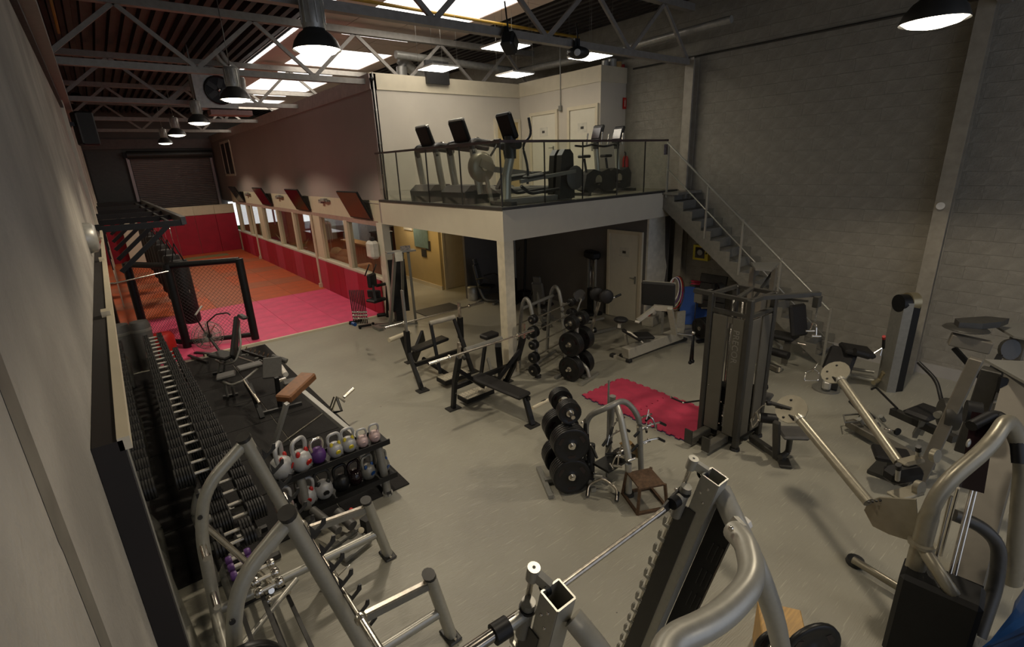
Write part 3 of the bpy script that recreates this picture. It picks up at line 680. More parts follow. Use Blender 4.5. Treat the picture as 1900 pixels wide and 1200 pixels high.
# ---- lying bench machine behind the safety arm (grey rollers)
t, N = T('roller_bench', 'low grey roller ab bench lying under the squat rack safety arm', 'bench', (1.2, 4.6, 0))
N().tube([(1.02, 4.85, .30), (1.14, 4.45, .22)], .045, 12).build('roller', gvinyl, t)
N().tube([(1.24, 4.75, .22), (1.3, 4.5, .16)], .055, 12).build('roller', gvinyl, t)
N().box((1.22, 4.35, .04), (.34, .22, .05), rz(.3), ch=.01).build('base_plate', steel, t)
N().beam((.95, 4.42, .06), (1.5, 4.58, .06), .05, .05).build('rail', steel, t)
N().lathe([(0, 0), (.03, 0), (.03, .02), (0, .03)], (1.34, 4.38, .16), (0, -1, .4), 14).build('wheel_cap', cream, t)
N().tube([(1.34, 4.6, .1), (1.34, 4.6, .26)], .012, 6).ball((1.34, 4.6, .28), .025, 8).build('knob', redp, t)
N().box((1.44, 4.46, .13), (.10, .10, .16), rz(.3)).build('pivot_block', dark, t)
# ---- preacher/incline frame with the brown pad
t, N = T('brown_pad_bench', 'grey steel bench frame with a brown leather pad behind the kettlebells', 'bench', (1.5, 6.2, 0))
P0 = at(552, 718, .9)
a = at(525, 741, .86); b = at(574, 696, .95)
N().beam(a, b, .24, .11, ch=.02).build('brown_pad', brownpad, t)
N().beam(at(532, 748, .84), at(505, 838, .02), .06, .05).build('rear_leg', lgrey, t)
N().beam(at(562, 728, .84), at(668, 816, .30), .07, .06).build('main_beam', lgrey, t)
N().beam(at(668, 816, .30), at(672, 850, .02), .07, .06).build('front_leg', lgrey, t)
N().tube([at(524, 822, .06), at(612, 758, .42)], .014, 8).build('brace', wornchrome, t)
N().tube([at(612, 758, .42), at(620, 735, .62)], .012, 8).build('brace', chrome, t)
t, N = T('ez_curl_attachment', 'chrome angled cable handle lying on the grey bench beam', 'cable handle', at(625, 742, .45))
N().tube([at(638, 737, .52), at(656, 721, .58)], .024, 8).build('grip', chrome, t)
N().tube([at(616, 762, .40), at(625, 736, .60), at(640, 745, .5)], .016, 6).build('bracket', chrome, t)
N().tube([at(625, 738, .58), at(634, 762, .45), at(620, 765, .42)], .02, 6).build('strap', dark, t)
# ---- dark flat/adjustable benches on the rubber tiles
def pad(m, a, b, w, th, up=(0, 0, 1), ch=.02): m.beam(a, b, w, th, up, ch); return m
t, N = T('adjustable_bench', 'adjustable bench with its black backrest upright, beside the air bike', 'bench', at(440, 690, 0))
B = at(425, 668, .42); 
N().beam(at(432, 664, .44), at(440, 590, 1.08), .26, .07, up=(-1, .3, 0), ch=.02).build('backrest', vinyl, t)
N().beam(at(398, 655, .46), at(430, 662, .44), .30, .06, ch=.02).build('seat', vinyl, t)
N().beam(at(445, 585, 1.06), at(455, 590, 1.06), .13, .07, ch=.03).build('head_roll', dark, t)
N().tube(fillet([at(400, 668, .30), at(415, 676, .30), at(437, 672, .35), at(447, 640, .62), at(443, 600, .95)], .1), .022, 8).build('frame', steel, t)
N().tube([at(410, 665, .34), at(405, 692, .04)], .022, 8).build('front_leg', silver, t)
N().tube([at(418, 670, .34), at(415, 690, .04)], .022, 8).build('front_leg', silver, t)
N().tube([at(440, 662, .36), at(470, 672, .04)], .022, 8).build('rear_leg', silver, t)
N().beam(at(395, 694, .03), at(418, 690, .03), .05, .05).build('foot_bar', dark, t)
N().tube([at(444, 596, 1.03), at(441, 650, .58)], .010, 6).build('lever', dark, t)
t, N = T('padded_bench', 'grey padded decline bench with a raised pad on the rubber floor tiles', 'bench', at(470, 730, 0))
N().beam(at(440, 685, .50), at(486, 673, .50), .22, .06, ch=.02).build('seat', gvinyl, t)
N().beam(at(401, 701, .42), at(437, 692, .44), .26, .055, ch=.02).build('rear_pad', gvinyl, t)
N().tube(fillet([at(412, 707, .36), at(430, 715, .34), at(452, 706, .4), at(480, 682, .44)], .08), .022, 8).build('frame', steel, t)
N().tube([at(417, 712, .32), at(422, 735, .04)], .024, 8).build('front_leg', silver, t)
N().tube([at(430, 714, .32), at(434, 732, .04)], .024, 8).build('front_leg', silver, t)
N().beam(at(414, 737, .03), at(442, 731, .03), .05, .05).build('foot_bar', dark, t)
N().box(at(505, 682, .62), (.30, .05, .36), rz(-.5)@rot('X', -35), ch=.015).build('tilted_pad', gvinyl, t)
for q in ((510, 663), (526, 668)): N().tube([at(q[0]-5, q[1]-2, .70), at(q[0]+6, q[1]+2, .66)], .045, 10).build('roller', gvinyl, t)
t, N = T('barbell_stand_bench', 'black bench frame with short bar rests between the grey benches', 'bench frame', at(500, 760, 0))
N().beam(at(513, 700, .60), at(520, 756, .03), .06, .05).build('post', black, t)
N().beam(at(483, 768, .04), at(560, 748, .04), .05, .05).build('foot_bar', dark, t)
N().beam(at(462, 712, .50), at(487, 775, .02), .07, .05).build('upright', black, t)
N().beam(at(455, 708, .50), at(477, 745, .30), .05, .10).build('side_plate', black, t)
N().tube([at(452, 705, .56), at(480, 746, .40)], .014, 8).build('bar', wornchrome, t)
N().tube([at(472, 733, .46), at(482, 748, .40)], .026, 10).build('sleeve', wornchrome, t)
N().box(at(545, 706, .46), (.34, .17, .06), rz(-.1), ch=.02).build('side_pad', gvinyl, t)
N().tube([at(520, 680, .36), at(530, 695, .33)], .05, 10).build('roller', whitep, t)
N().beam(at(513, 708, .35), at(530, 702, .35), .05, .04).build('cross_bar', chrome, t)
# loose chains / spiked plates near the bench
t, N = T('barbell_chain', 'dark chain lying in loops beside the padded bench on the rubber tiles', 'chain', at(478, 668, .02))
pr = [at(445+i*6.2, 652+i*2.2+4*math.sin(i*1.3), .03) for i in range(11)]
for i, p in enumerate(pr): N().tube([p+V((.035*math.cos(a), .022*math.sin(a)*(1 if i % 2 else .4), .022*math.sin(a)*(0 if i % 2 else 1))) for a in [k*math.pi/4 for k in range(9)]], .007, 5).build('link', steel, t)
t, N = T('dumbbell_tree', 'low row of small chrome-knobbed bars at the far end of the rubber tiles', 'bar rack', at(500, 650, 0))
N().beam(at(450, 650, .05), at(505, 668, .05), .05, .05).build('rail', dark, t)
for i in range(7): N().tube([at(455+i*8, 651+i*2.6, .06), at(458+i*8, 643+i*2.6, .14)], .012, 6).build('peg', rust, t)
# ---- air bike
c = at(385, 652, 0)
t, N = T('air_bike', 'air resistance bike with a big wire fan wheel in front of the cage', 'exercise bike', c)
fc = at(386, 622, .42); ax = V((.25, -1, 0)).normalized()
sd, u = frame(ax)
for rr in (.30, .22, .12): N().tube([fc+ax*.06+sd*math.cos(a)*rr+u*math.sin(a)*rr for a in [k*math.pi/12 for k in range(25)]], .006, 4).build('cage_ring', steel, t)
N().tube([fc-ax*.06+sd*math.cos(a)*.30+u*math.sin(a)*.30 for a in [k*math.pi/12 for k in range(25)]], .006, 4).build('cage_ring', steel, t)
for s in (-1, 1):
    m = N()
    for k in range(44):
        a = k*math.pi/22; m.tube([fc+ax*.07*s, fc+ax*.055*s+sd*math.cos(a)*.30+u*math.sin(a)*.30], .0035, 3)
    m.build('cage_wires', lgrey, t)
for k in range(8):
    a = k*math.pi/4; d = sd*math.cos(a)+u*math.sin(a); N().beam(fc+d*.05, fc+d*.27, .05, .003, up=ax.cross(d)).build('fan_blade', redp if k % 3 == 0 else steel, t)
N().cyl(fc-ax*.08, fc+ax*.08, .05, 12).build('hub', dark, t)
N().tube(fillet([fc+ax*.1, at(384, 598, .8), at(401, 583, 1.12), at(422, 580, 1.16), at(427, 584, 1.12)], .08), .015, 8).build('handlebar', dark, t)
N().tube(fillet([fc-ax*.1, at(370, 600, .8), at(362, 585, 1.0)], .08), .015, 8).build('handlebar', dark, t)
N().tube([at(362, 585, 1.0), at(374, 568, 1.1)], .02, 8).build('grip', galv, t)
N().beam(at(362, 655, .04), at(420, 660, .04), .07, .06).build('base_rail', dark, t)
N().tube([fc, at(410, 655, .08)], .03, 8).build('frame_tube', dark, t)
N().beam(at(350, 660, .04), at(385, 672, .04), .05, .05).build('front_foot', dark, t)
# ================================================================ FIGHTING CAGE AND BAG RACK
t, N = T('fighting_cage', 'black padded chain-link cage corner standing on the pink mats', 'cage', (1.2, 12.6, .04))
ZC = 1.95
cor = [V((.12, 14.0, 0)), V((.79, 12.95, 0)), V((2.10, 12.42, 0))]
for i, p in enumerate(cor): N().tube([p+V((0, 0, .05)), p+V((0, 0, ZC))], .085, 10).build('padded_post', black, t)
for a, b in zip(cor[:-1], cor[1:]):
    N().tube([a+V((0, 0, ZC-.03)), b+V((0, 0, ZC-.03))], .065, 10).build('padded_top_rail', black, t)
    N().tube([a+V((0, 0, .16)), b+V((0, 0, .16))], .055, 10).build('padded_bottom_rail', black, t)
    d = b-a; L = d.length; m = N(); s = .085; n = int((L+1.75)/s); H = 1.72
    for k in range(-int(H/s)-1, int(L/s)+1):
        for sg in (1, -1):
            pts = []
            for tt in (0, H):
                pts.append((k*s+(tt if sg > 0 else H-tt), .2+tt))
            (x0, z0), (x1, z1) = pts
            # clip to 0..L
            def cl(x0, z0, x1, z1):
                if x1 == x0: return None
                r = (z1-z0)/(x1-x0); lo, hi = sorted((x0, x1)); lo2, hi2 = max(lo, 0), min(hi, L)
                if hi2-lo2 < .05: return None
                return (lo2, z0+r*(lo2-x0), hi2, z0+r*(hi2-x0))
            q = cl(x0, z0, x1, z1)
            if q:
                dd = d.normalized(); m.tube([a+dd*q[0]+V((0, 0, q[1])), a+dd*q[2]+V((0, 0, q[3]))], .0028, 3, smooth=False)
    m.build('chain_link_mesh', dark, t, kind='stuff')
c = (cor[1]+cor[2])/2
N().cyl(cor[2]+V((-.30, .12, .16)), cor[2]+V((-.42, .17, .16)), .075, 12).build('tube_joint', galv, t)
t, N = T('steel_rod', 'thin chrome rod from the mirror top to the cage corner', 'bar', at(206, 527, 1.95))
N().tube([at(206, 527, 1.95), at(312, 503, 1.99)], .014, 8).build('rod', chrome, t)
t, N = T('bag_rack', 'black wall-mounted steel frame carrying the row of punching bags', 'rack', (0, 20, 2.8))
ya = [12.9, 15.0, 17.2, 19.6, 22.4, 25.6]
for y in ya:
    N().beam((XL+.005, y, 2.80), (1.28, y, 2.80), .07, .12).build('arm', black, t)
    N().beam((.98, y, 2.76), (.0, y, 1.92), .06, .09).build('brace', black, t)
    N().beam((XL+.05, y, 1.7), (XL+.05, y, 2.9), .08, .06).build('wall_plate', black, t)
N().beam((1.28, 12.84, 2.84), (1.28, 26, 2.84), .09, .16).build('front_beam', mat('worn_black_paint', (.04, .037, .033), .35, .2, .4, 10), t)
N().beam((1.05, 12.9, 2.80), (1.05, 26, 2.80), .05, .05).build('inner_beam', black, t)
def bag(y, x, zb, zt, r, label, logo=False):
    t, N = T('punching_bag', label, 'punching bag', (x, y, (zb+zt)/2), 'punching bags in the row' if not logo else None)
    N().lathe([(0, zb), (r*.8, zb+.01), (r, zb+.06), (r*1.01, (zb+zt)/2), (r, zt-.05), (r*.85, zt), (0, zt)], (x, y, 0), n=16).build('body', vinyl, t)
    for a in range(4):
        c_, s_ = math.cos(a*1.57+.7), math.sin(a*1.57+.7)
        N().tube([(x+c_*r*.9, y+s_*r*.9, zt-.05), (x, y, zt+.38)], .012, 5).build('strap', black, t)
    N().tube([(x, y, zt+.38), (x, y, 2.78)], .008, 5).build('chain', chrome, t)
    N().lathe([(r+.004, zb+.35), (r+.004, zb+.39)], (x, y, 0), n=16).build('stitched_band', black, t)
    if logo:
        p = V((x, y, 0))+V((-.1, -1, 0)).normalized()*(r+.006); 
        N().prism([(-.03, 1.18), (.0, 1.12), (.03, 1.18), (.03, 1.25), (-.03, 1.25)], p+V((.06, .02, 0)), (1, 0, 0), (0, 0, 1), .008).build('logo_patch', paper, t)
        N().ball(p+V((.06, .02, 1.30)), .018, 6, (1, .3, 1)).build('logo_patch', paper, t)
bag(13.62, 1.06, .42, 1.92, .19, 'nearest tall black punching bag, with a small white emblem, behind the cage mesh', True)
for k, y in enumerate((14.9, 16.2, 17.6, 19.0, 20.5, 22.2, 24.0)):
    bag(y, 1.04, .50+.03*(k % 2), 1.90, .19, 'black punching bag, %s in the row behind the one with the emblem' % ['first', 'second', 'third', 'fourth', 'fifth', 'sixth', 'seventh'][k])
t, N = T('grey_training_bag', 'short grey training bag standing behind the far end of the dumbbell rack', 'punching bag', (-.0, 12.15, 0))
N().lathe([(0, 0), (.17, 0), (.18, .05), (.18, .92), (.15, 1.0), (0, 1.02)], (.04, 12.2, 0), n=18).build('body', gvinyl, t)
N().lathe([(.183, .80), (.186, .83), (.183, .86)], (.04, 12.2, 0), n=18).build('band', steel, t)
t, N = T('red_training_pad', 'red curved training pad beside the grey bag at the end of the dumbbells', 'pad', at(318, 668, 0))
N().lathe([(0, 0), (.20, 0), (.22, .06), (.22, .52), (.18, .60), (0, .62)], at(312, 668, .0), n=18).build('body', redp, t)
# ================================================================ MEZZANINE MACHINES
ZD = 3.03
def treadmill(loc, label):
    t = thing('treadmill', label, 'treadmill', loc)
    # front (console) towards -x, belt towards +x
    M().prism([(-.18, 0), (.62, 0), (.62, .14), (.30, .34), (-.05, .34), (-.2, .22)], (0, 0, 0), (1, 0, 0), (0, 0, 1), .84).build('motor_hood', gvinyl, t)
    M().box((1.3, 0, .17), (1.5, .52, .05)).build('running_belt', rubber, t)
    for s in (-1, 1):
        M().box((1.25, s*.35, .17), (1.65, .13, .09), ch=.02).build('side_rail', steel, t)
        m = M(); m.tube([(.16, s*.40, .18), (.1, s*.40, .6), (.06, s*.40, .98)], .075, 10, up=(0, 1, 0), ry=.055); m.build('upright', silver, t)
        M().tube(fillet([(.06, s*.40, .90), (.03, s*.38, 1.08), (.14, s*.34, 1.12), (.95, s*.36, 1.02)], .1), .06, 10).build('handrail', dark, t)
        M().tube(fillet([(.12, s*.22, 1.12), (.32, s*.22, 1.20), (.42, s*.22, 1.1)], .08), .014, 6).build('heart_rate_grip', chrome, t)
    M().tube([(.05, -.38, 1.05), (.05, .38, 1.05)], .065, 10).build('cross_bar', dark, t)
    R = rot('Y', -20)
    M().box((.06, 0, 1.30), (.09, .50, .42), R, ch=.03).build('console', black, t)
    M().box((.115, 0, 1.325), (.02, .36, .24), R, ch=.005).build('screen', screen_m, t)
    M().box((.0, 0, 1.50), (.10, .46, .05), R, ch=.02).build('console_top', steel, t)
    M().box((2.05, 0, .14), (.10, .80, .16), ch=.03).build('rear_cap', dark, t)
    return t
tr = treadmill((5.50, 9.72, ZD), 'treadmill on the deck nearest the pale back wall')
dup(tr, (5.44, 8.32, ZD), 0, 'treadmill on the deck beside the beige rowing machine')
# rower
c = atx(893, 310, 5.62); t, N = T('rowing_machine', 'rowing machine with a round beige flywheel housing behind the glass corner', 'rowing machine', (5.7, c.y, ZD))
f1 = V((5.62, c.y, c.z))
N().lathe([(0, -.09), (.22, -.09), (.27, -.05), (.27, .05), (.22, .09), (0, .09)], f1, (0, 1, 0), 20).build('flywheel_housing', champ, t)
N().lathe([(0, .1), (.07, .1), (.07, .13), (0, .13)], f1, (0, -1, 0), 12).build('hub', cream, t)
N().beam(f1+V((-.1, -.12, .08)), f1+V((.2, -.12, -.04)), .03, .14).build('shroud', champ, t)
N().beam(f1+V((.05, -.05, -.02)), (8.0, c.y, ZD+.32), .08, .10).build('slide_rail', steel, t)
for s in (-1, 1): N().beam(f1+V((.05, s*.05, -.1)), (5.66, c.y+s*.22, ZD), .07, .04).build('front_leg', steel, t)
N().beam((7.9, c.y-.2, ZD+.03), (7.9, c.y+.2, ZD+.03), .05, .05).build('rear_foot', steel, t); N().beam((7.9, c.y, ZD), (7.9, c.y, ZD+.32), .04, .04).build('rear_leg', steel, t)
N().tube([f1+V((.1, 0, .05)), (6.02, c.y, ZD+1.05)], .022, 8).build('monitor_arm', dark, t)
N().box((6.02, c.y, ZD+1.07), (.05, .20, .16), ch=.01).build('monitor', dark, t)
N().box((6.9, c.y, ZD+.50), (.26, .30, .06), ch=.02).build('seat', black, t)
for s in (-1, 1): N().box((6.15, c.y+s*.12, ZD+.36), (.05, .11, .30), rot('Y', 35)).build('foot_plate', dark, t)
# elliptical
ye = 7.02
t, N = T('elliptical_trainer', 'big elliptical trainer with curved arms at the glass corner of the deck', 'elliptical trainer', (6.2, ye, ZD))
N().tube([(5.52, ye, ZD+.05), (5.55, ye, ZD+.5), (5.66, ye, ZD+.86), (5.68, ye, ZD+1.0)], .085, 12, up=(0, 1, 0), ry=.07).build('front_column', silver, t)
N().tube([(5.65, ye, ZD+.78), (5.66, ye, ZD+1.14)], .10, 12).build('column_collar', dark, t)
N().box((5.60, ye, ZD+1.30), (.10, .34, .44), rot('Y', -22)@rot('Z', 8), ch=.03).build('console', black, t)
N().box((5.655, ye, ZD+1.32), (.02, .26, .26), rot('Y', -22), ch=.005).build('screen', screen_m, t)
N().tube([(5.66, ye-.22, ZD+1.0), (5.66, ye+.22, ZD+1.0)], .075, 12).build('pivot_tube', dark, t)
for s in (-1, 1):
    N().tube(fillet([(5.78, ye+s*.28, ZD+.35), (5.80, ye+s*.28, ZD+.62), (5.70, ye+s*.26, ZD+1.0), (5.92, ye+s*.26, ZD+1.14), (5.86, ye+s*.26, ZD+1.42)], .12), .022, 8).build('moving_arm', dark, t)
    N().beam((5.62, ye+s*.28, ZD+.40), (6.95, ye+s*.28, ZD+.52), .05, .06).build('pedal_arm', steel, t)
    N().box((5.95, ye+s*.24, ZD+.47), (.40, .15, .07), rot('Y', -5), ch=.02).build('pedal', dark, t)
    N().tube(fillet([(5.7, ye+s*.2, ZD+.32), (5.9, ye+s*.2, ZD+.18), (6.6, ye+s*.2, ZD+.22)], .1), .03, 8).build('ramp_rail', dark, t)
    N().lathe([(0, 0), (.21, 0), (.22, .02), (.18, .05), (0, .05)], (6.98, ye+s*.24, ZD+.40), (0, s, 0), 18).build('crank_cover', gvinyl, t)
    N().prism([(-.16, 0), (.24, 0), (.20, .80), (.12, .88), (-.02, .88), (-.10, .78)], (6.82, ye+s*.1, ZD+.03), (1, 0, 0), (0, 0, 1), .13).build('drive_housing', dark, t)
N().beam((5.4, ye, ZD+.06), (7.05, ye, ZD+.06), .22, .10).build('base_frame', steel, t)
N().beam((5.45, ye-.3, ZD+.04), (5.45, ye+.3, ZD+.04), .12, .07).build('front_foot', dark, t)
# two upright machines
def bike(loc, deg, label):
    t = thing('upright_bike', label, 'exercise bike', loc, deg)
    M().prism([(-.42, .12), (-.34, .42), (-.12, .52), (.12, .46), (.36, .52), (.46, .40), (.44, .10), (.2, .06), (0, .14), (-.2, .04)], (0, 0, 0), (1, 0, 0), (0, 0, 1), .22).build('drive_housing', dark, t)
    for x in (-.4, .42): M().beam((x, -.26, .03), (x, .26, .03), .08, .06).build('foot', dark, t)
    M().tube([(.12, 0, .45), (.05, 0, .98)], .055, 10).build('mast', silver, t)
    M().tube([(.05, 0, .92), (.05, 0, 1.06)], .06, 10).build('mast_collar', dark, t)
    M().box((.10, 0, 1.22), (.07, .30, .36), rot('Y', 18), ch=.03).build('console', black, t)
    M().box((.062, 0, 1.23), (.02, .22, .22), rot('Y', 18), ch=.005).build('screen', screen_m, t)
    for s in (-1, 1):
        M().tube(fillet([(.05, s*.05, 1.02), (-.12, s*.20, .98), (-.34, s*.22, 1.0)], .07), .022, 8).build('handlebar', black, t)
        M().tube([(-.02, s*.2, 1.0), (.02, s*.2, 1.24)], .018, 8).build('grip', chrome, t)
        M().lathe([(0, 0), (.10, 0), (.10, .02), (0, .03)], (0, s*.12, .30), (0, s, 0), 14).build('crank', chrome, t)
        M().box((.0+s*.12, s*.22, .24), (.10, .10, .03)).build('pedal', black, t)
    M().tube([(-.22, 0, .4), (-.30, 0, .74)], .025, 8).build('seat_post', dark, t)
    M().box((-.30, 0, .78), (.24, .18, .06), ch=.02).build('saddle', vinyl, t)
    return t
bk = bike((8.25, 7.45, ZD), 0, 'upright machine with tall console on the deck in front of the white doors')
dup(bk, (9.12, 7.62, ZD), 0, 'upright machine with tall console on the deck nearest the block wall')
# glass balustrade
t, N = T('glass_balustrade', 'frameless glass balustrade with a brown handrail around the deck', 'balustrade', (XD, YD, 3.04))
rl = mat('brown_handrail', (.10, .07, .065), .4, .3)
N().mm((XD-.01, YD-.01, 4.05), (9.62, YD+.04, 4.09)).build('handrail', rl, t); N().mm((XD-.01, YD+.04, 4.05), (XD+.04, 11.28, 4.09)).build('handrail', rl, t)
gx = [XD+.02, 6.07, 7.02, 8.0, 8.86, 9.62]
for a, b in zip(gx[:-1], gx[1:]): 
    N().mm((a+.006, YD+.01, 3.05), (b-.006, YD+.022, 4.05)).build('glass_pane', glass, t)
    if a > XD+.1: N().mm((a-.006, YD+.004, 3.05), (a+.006, YD+.028, 4.05)).build('glazing_joint', shade_m, t)
gy = [YD+.02, 7.80, 8.99, 10.26, 11.27]
for a, b in zip(gy[:-1], gy[1:]):
    N().mm((XD+.01, a+.006, 3.05), (XD+.022, b-.006, 4.05)).build('glass_pane', glass, t)
    N().mm((XD+.004, a-.008, 3.05), (XD+.028, a+.008, 4.05)).build('glazing_joint', shade_m, t)
m = (N()).mm((9.46, YD-.02, 3.78), (9.58, YD-.01, 3.99)); m.build('notice', mat('small_grey_notice', (.16, .13, .13), .6, 0, .8, 60), t)
# extinguisher sign, extinguisher, switch conduit
tag(M((10.32, 8.36, 5.0)).mm((10.26, 8.355, 4.88), (10.38, 8.368, 5.13)).build('extinguisher_sign', redp, loc=(10.32, 8.36, 5.0)), 'small red fire extinguisher sign high on the pale wall end above the deck', 'sign')
sg = M((10.32, 8.36, 5.0)).mm((10.31, 8.349, 4.93), (10.335, 8.356, 5.06)).mm((10.318, 8.349, 5.06), (10.328, 8.356, 5.09)).build('pictogram', paper, bpy.data.objects['extinguisher_sign'])
t, N = T('fire_extinguisher', 'red fire extinguisher on the deck by the block wall', 'fire extinguisher', (10.25, 8.2, ZD))
N().lathe([(0, .02), (.07, .02), (.075, .05), (.075, .48), (.05, .56), (.02, .58), (0, .58)], (10.28, 8.25, ZD+.2), n=14).build('cylinder', redp, t)
N().tube([(10.28, 8.25, ZD+.78), (10.28, 8.25, ZD+.84), (10.2, 8.22, ZD+.86)], .015, 6).build('valve', black, t)
N().tube(fillet([(10.25, 8.22, ZD+.82), (10.18, 8.2, ZD+.7), (10.19, 8.2, ZD+.4)], .05), .012, 6).build('hose', black, t)
t, N = T('ceiling_switch_drop', 'grey conduit dropping to a switch box on the pale upper wall', 'conduit', (9.45, 9.68, 5))
N().tube([(9.46, 9.68, 5.06), (9.46, 9.68, 6.6)], .012, 6).build('conduit', galv, t); N().box((9.45, 9.68, 5.0), (.05, .09, .12)).build('switch_box', steel, t)
t, N = T('corner_conduit', 'grey conduit running down the corner of the upper wall', 'conduit', (5.22, 11.26, 4))
N().tube([(5.25, 11.26, 3.05), (5.25, 11.26, 5.76)], .02, 6).build('conduit', galv, t)
for z in (3.6, 4.3, 5.0): N().box((5.25, 11.26, z), (.06, .03, .03)).build('clip', steel, t)
tag(M((5.18, 11.27, 5.6)).ball((5.21, 11.24, 5.62), .05, 10).build('security_camera', black, loc=(5.18, 11.27, 5.6)), 'small black camera at the top corner of the mauve wall', 'camera')
# paint pots on top of the box
for i, (x, mt_, r, l) in enumerate([(9.75, galv, .08, 'grey paint tin on top of the upper rooms, leftmost'), (9.98, galv, .11, 'large grey metal pot on top of the upper rooms'), (10.2, wood, .09, 'pale brown tub on top of the upper rooms'), (10.36, redp, .06, 'small red-brown tin on top of the upper rooms by the block wall')]):
    t, N = T('paint_tin', l, 'tin', (x, 8.5, 5.78)); N().lathe([(0, 0), (r, 0), (r, r*1.5), (0, r*1.5)], (x, 8.5, 5.78), n=14).build('body', mt_, t); N().lathe([(r*1.02, r*1.45), (r*1.05, r*1.5), (r*1.02, r*1.6), (0, r*1.6)], (x, 8.5, 5.78), n=14).build('lid', steel, t)
# ================================================================ STAIR
t, N = T('steel_stair', 'grey steel staircase with an angled handrail against the block wall', 'staircase', (9.95, 5, 0))
XS0, XS1 = 9.55, 10.38
ny_ = 16; y0, y1 = 6.55, 2.95; dz = 3.0/ny_; dy = (y0-y1)/ny_
stm = mat('stair_grey_paint', (.20, .19, .16), .5, .1, .12, 12)
for i in range(ny_-1):
    z = 3.0-dz*(i+1); y = y0-dy*(i+1)
    N().mm((XS0+.02, y-.02, z-.03), (XS1, y+dy, z)).build('tread', stm, t)
    N().mm((XS0+.02, y+dy-.015, z), (XS1, y+dy, z+dz-.03)).build('riser', stm, t)
for x in (XS0, XS1):
    prof = []
    for i in range(ny_):
        z = 3.0-dz*i; y = y0-dy*i; prof += [(y, z), (y-dy if i else y-dy, z)]
    low = [(y1+.12, 0.0), (y0+.1, 2.70)]
    N().prism(prof+low, (x, 0, 0), (0, 1, 0), (0, 0, 1), .015).build('stringer', stm, t)
N().mm((9.5, 6.2, 2.96), (XR-.03, 6.62, 3.01)).build('landing_edge', stm, t)
for i, tt in enumerate((0, .27, .49, .71, .97)):
    y = y0-.02-(y0-y1)*tt; z = 3.0-3.0*tt
    N().beam((XS0, y, max(0, z-.1)), (XS0, y, z+1.0), .035, .035).build('rail_post', silver, t)
N().tube([(XS0, y0+.02, 4.02), (XS0, y1+.12, 1.05)], .022, 8).build('handrail', silver, t)
N().tube([(XS0, y0+.02, 3.52), (XS0, y1+.12, .55)], .014, 6).build('mid_rail', silver, t)
t, N = T('defibrillator_cabinet', 'yellow wall box with a window and a round black lock under the stair', 'cabinet', (XR-.1, 6.05, 1.64))
N().mm((XR-.13, 5.87, 1.47), (XR-.03, 6.24, 1.81)).build('case', yellowp, t)
N().mm((XR-.14, 5.95, 1.52), (XR-.128, 6.18, 1.76)).build('window', screen_m, t)
N().ball((XR-.15, 6.06, 1.65), .07, 8, (.3, 1, 1)).build('device', galv, t); N().cyl((XR-.13, 5.91, 1.64), (XR-.15, 5.91, 1.64), .018, 8).build('lock', black, t)
# ================================================================ MIDDLE OF THE FLOOR
diam = mat('diamond_plate', (.50, .45, .34), .4, .0, .3, 60, .6, 90)
def bench_station(front):
    pass
# ---- front bench press station
t, N = T('bench_press_station', 'black flat bench press station in front with a long bench pad and chrome bar', 'weight bench', (4.2, 5.9, 0))
for fx, tx in (((841, 758), (838.5, 637)), ((939, 708), (934.5, 608))):
    f = at(*fx, 0); top = aty(*tx, 5.93)
    N().beam(f, (f.x+.0, 6.16, .55), .06, .07).build('lower_upright', black, t)
    N().beam((f.x, 6.16, .53), (f.x, 5.98, .98), .07, .08).build('upright', black, t)
    N().beam((f.x, 6.14, .62), (f.x+.005, 6.19, .30), .03, .02).build('wear_plate', wornchrome, t)
    N().beam((f.x, 5.98, .96), (f.x, 5.96, 1.22), .03, .06).build('bar_catch', wornchrome, t)
    N().box((f.x, f.y, .01), (.22, .16, .02)).build('foot_plate', dark, t)
    N().beam((f.x, 5.88, 1.02), (f.x, 5.82, 1.0), .03, .05).build('hook_lip', dark, t)
    N().beam((f.x, 6.05, .75), (4.25 if f.x < 4 else 4.5, 6.22, .22), .05, .06).build('gusset', black, t)
N().beam((3.67, 6.2, .40), (4.94, 6.3, .40), .06, .07).build('cross_member', black, t)
N().beam(at(882, 697, .47), at(975, 735, .45), .27, .065, ch=.025).build('bench_pad', vinyl, t)
N().beam((4.28, 6.2, .38), (4.30, 5.12, .38), .06, .06).build('spine', black, t)
N().beam((4.28, 5.18, .38), (4.25, 5.0, .02), .07, .07).build('front_leg', black, t)
N().box((4.25, 5.0, .01), (.20, .14, .02)).build('foot_plate', dark, t)
N().tube([at(988, 757, .48), at(1030, 736, .48)], .026, 10).build('storage_pin', cream, t)
N().tube([at(1006, 747, .48), at(1012, 744, .48)], .03, 10).build('pin_band', dark, t)
pc = at(883, 728, .14); R = rz(.04)
N().box(pc+V((0, 0, -.03)), (.56, .28, .07), R).build('platform_frame', black, t)
N().box(pc+V((0, 0, .012)), (.53, .25, .012), R).build('tread_plate', diam, t)
m = N()
for i in range(9):
    for j in range(5): m.ball(pc+R@V((-.235+i*.059, -.1+j*.05, .02)), .013, 6, (1, 1, .35))
m.build('tread_studs', silver, t, kind='stuff')
N().tube([at(863, 650, 1.0), at(930, 628, 1.0)], .045, 12).build('roller', steel, t)
barbell(at(795, 675, 1.09)+V((0, .0, 0)), at(795, 675, 1.09)+V((2.02, .06, 0)), .36, label='chrome barbell on the front bench press, ending near the beige column')
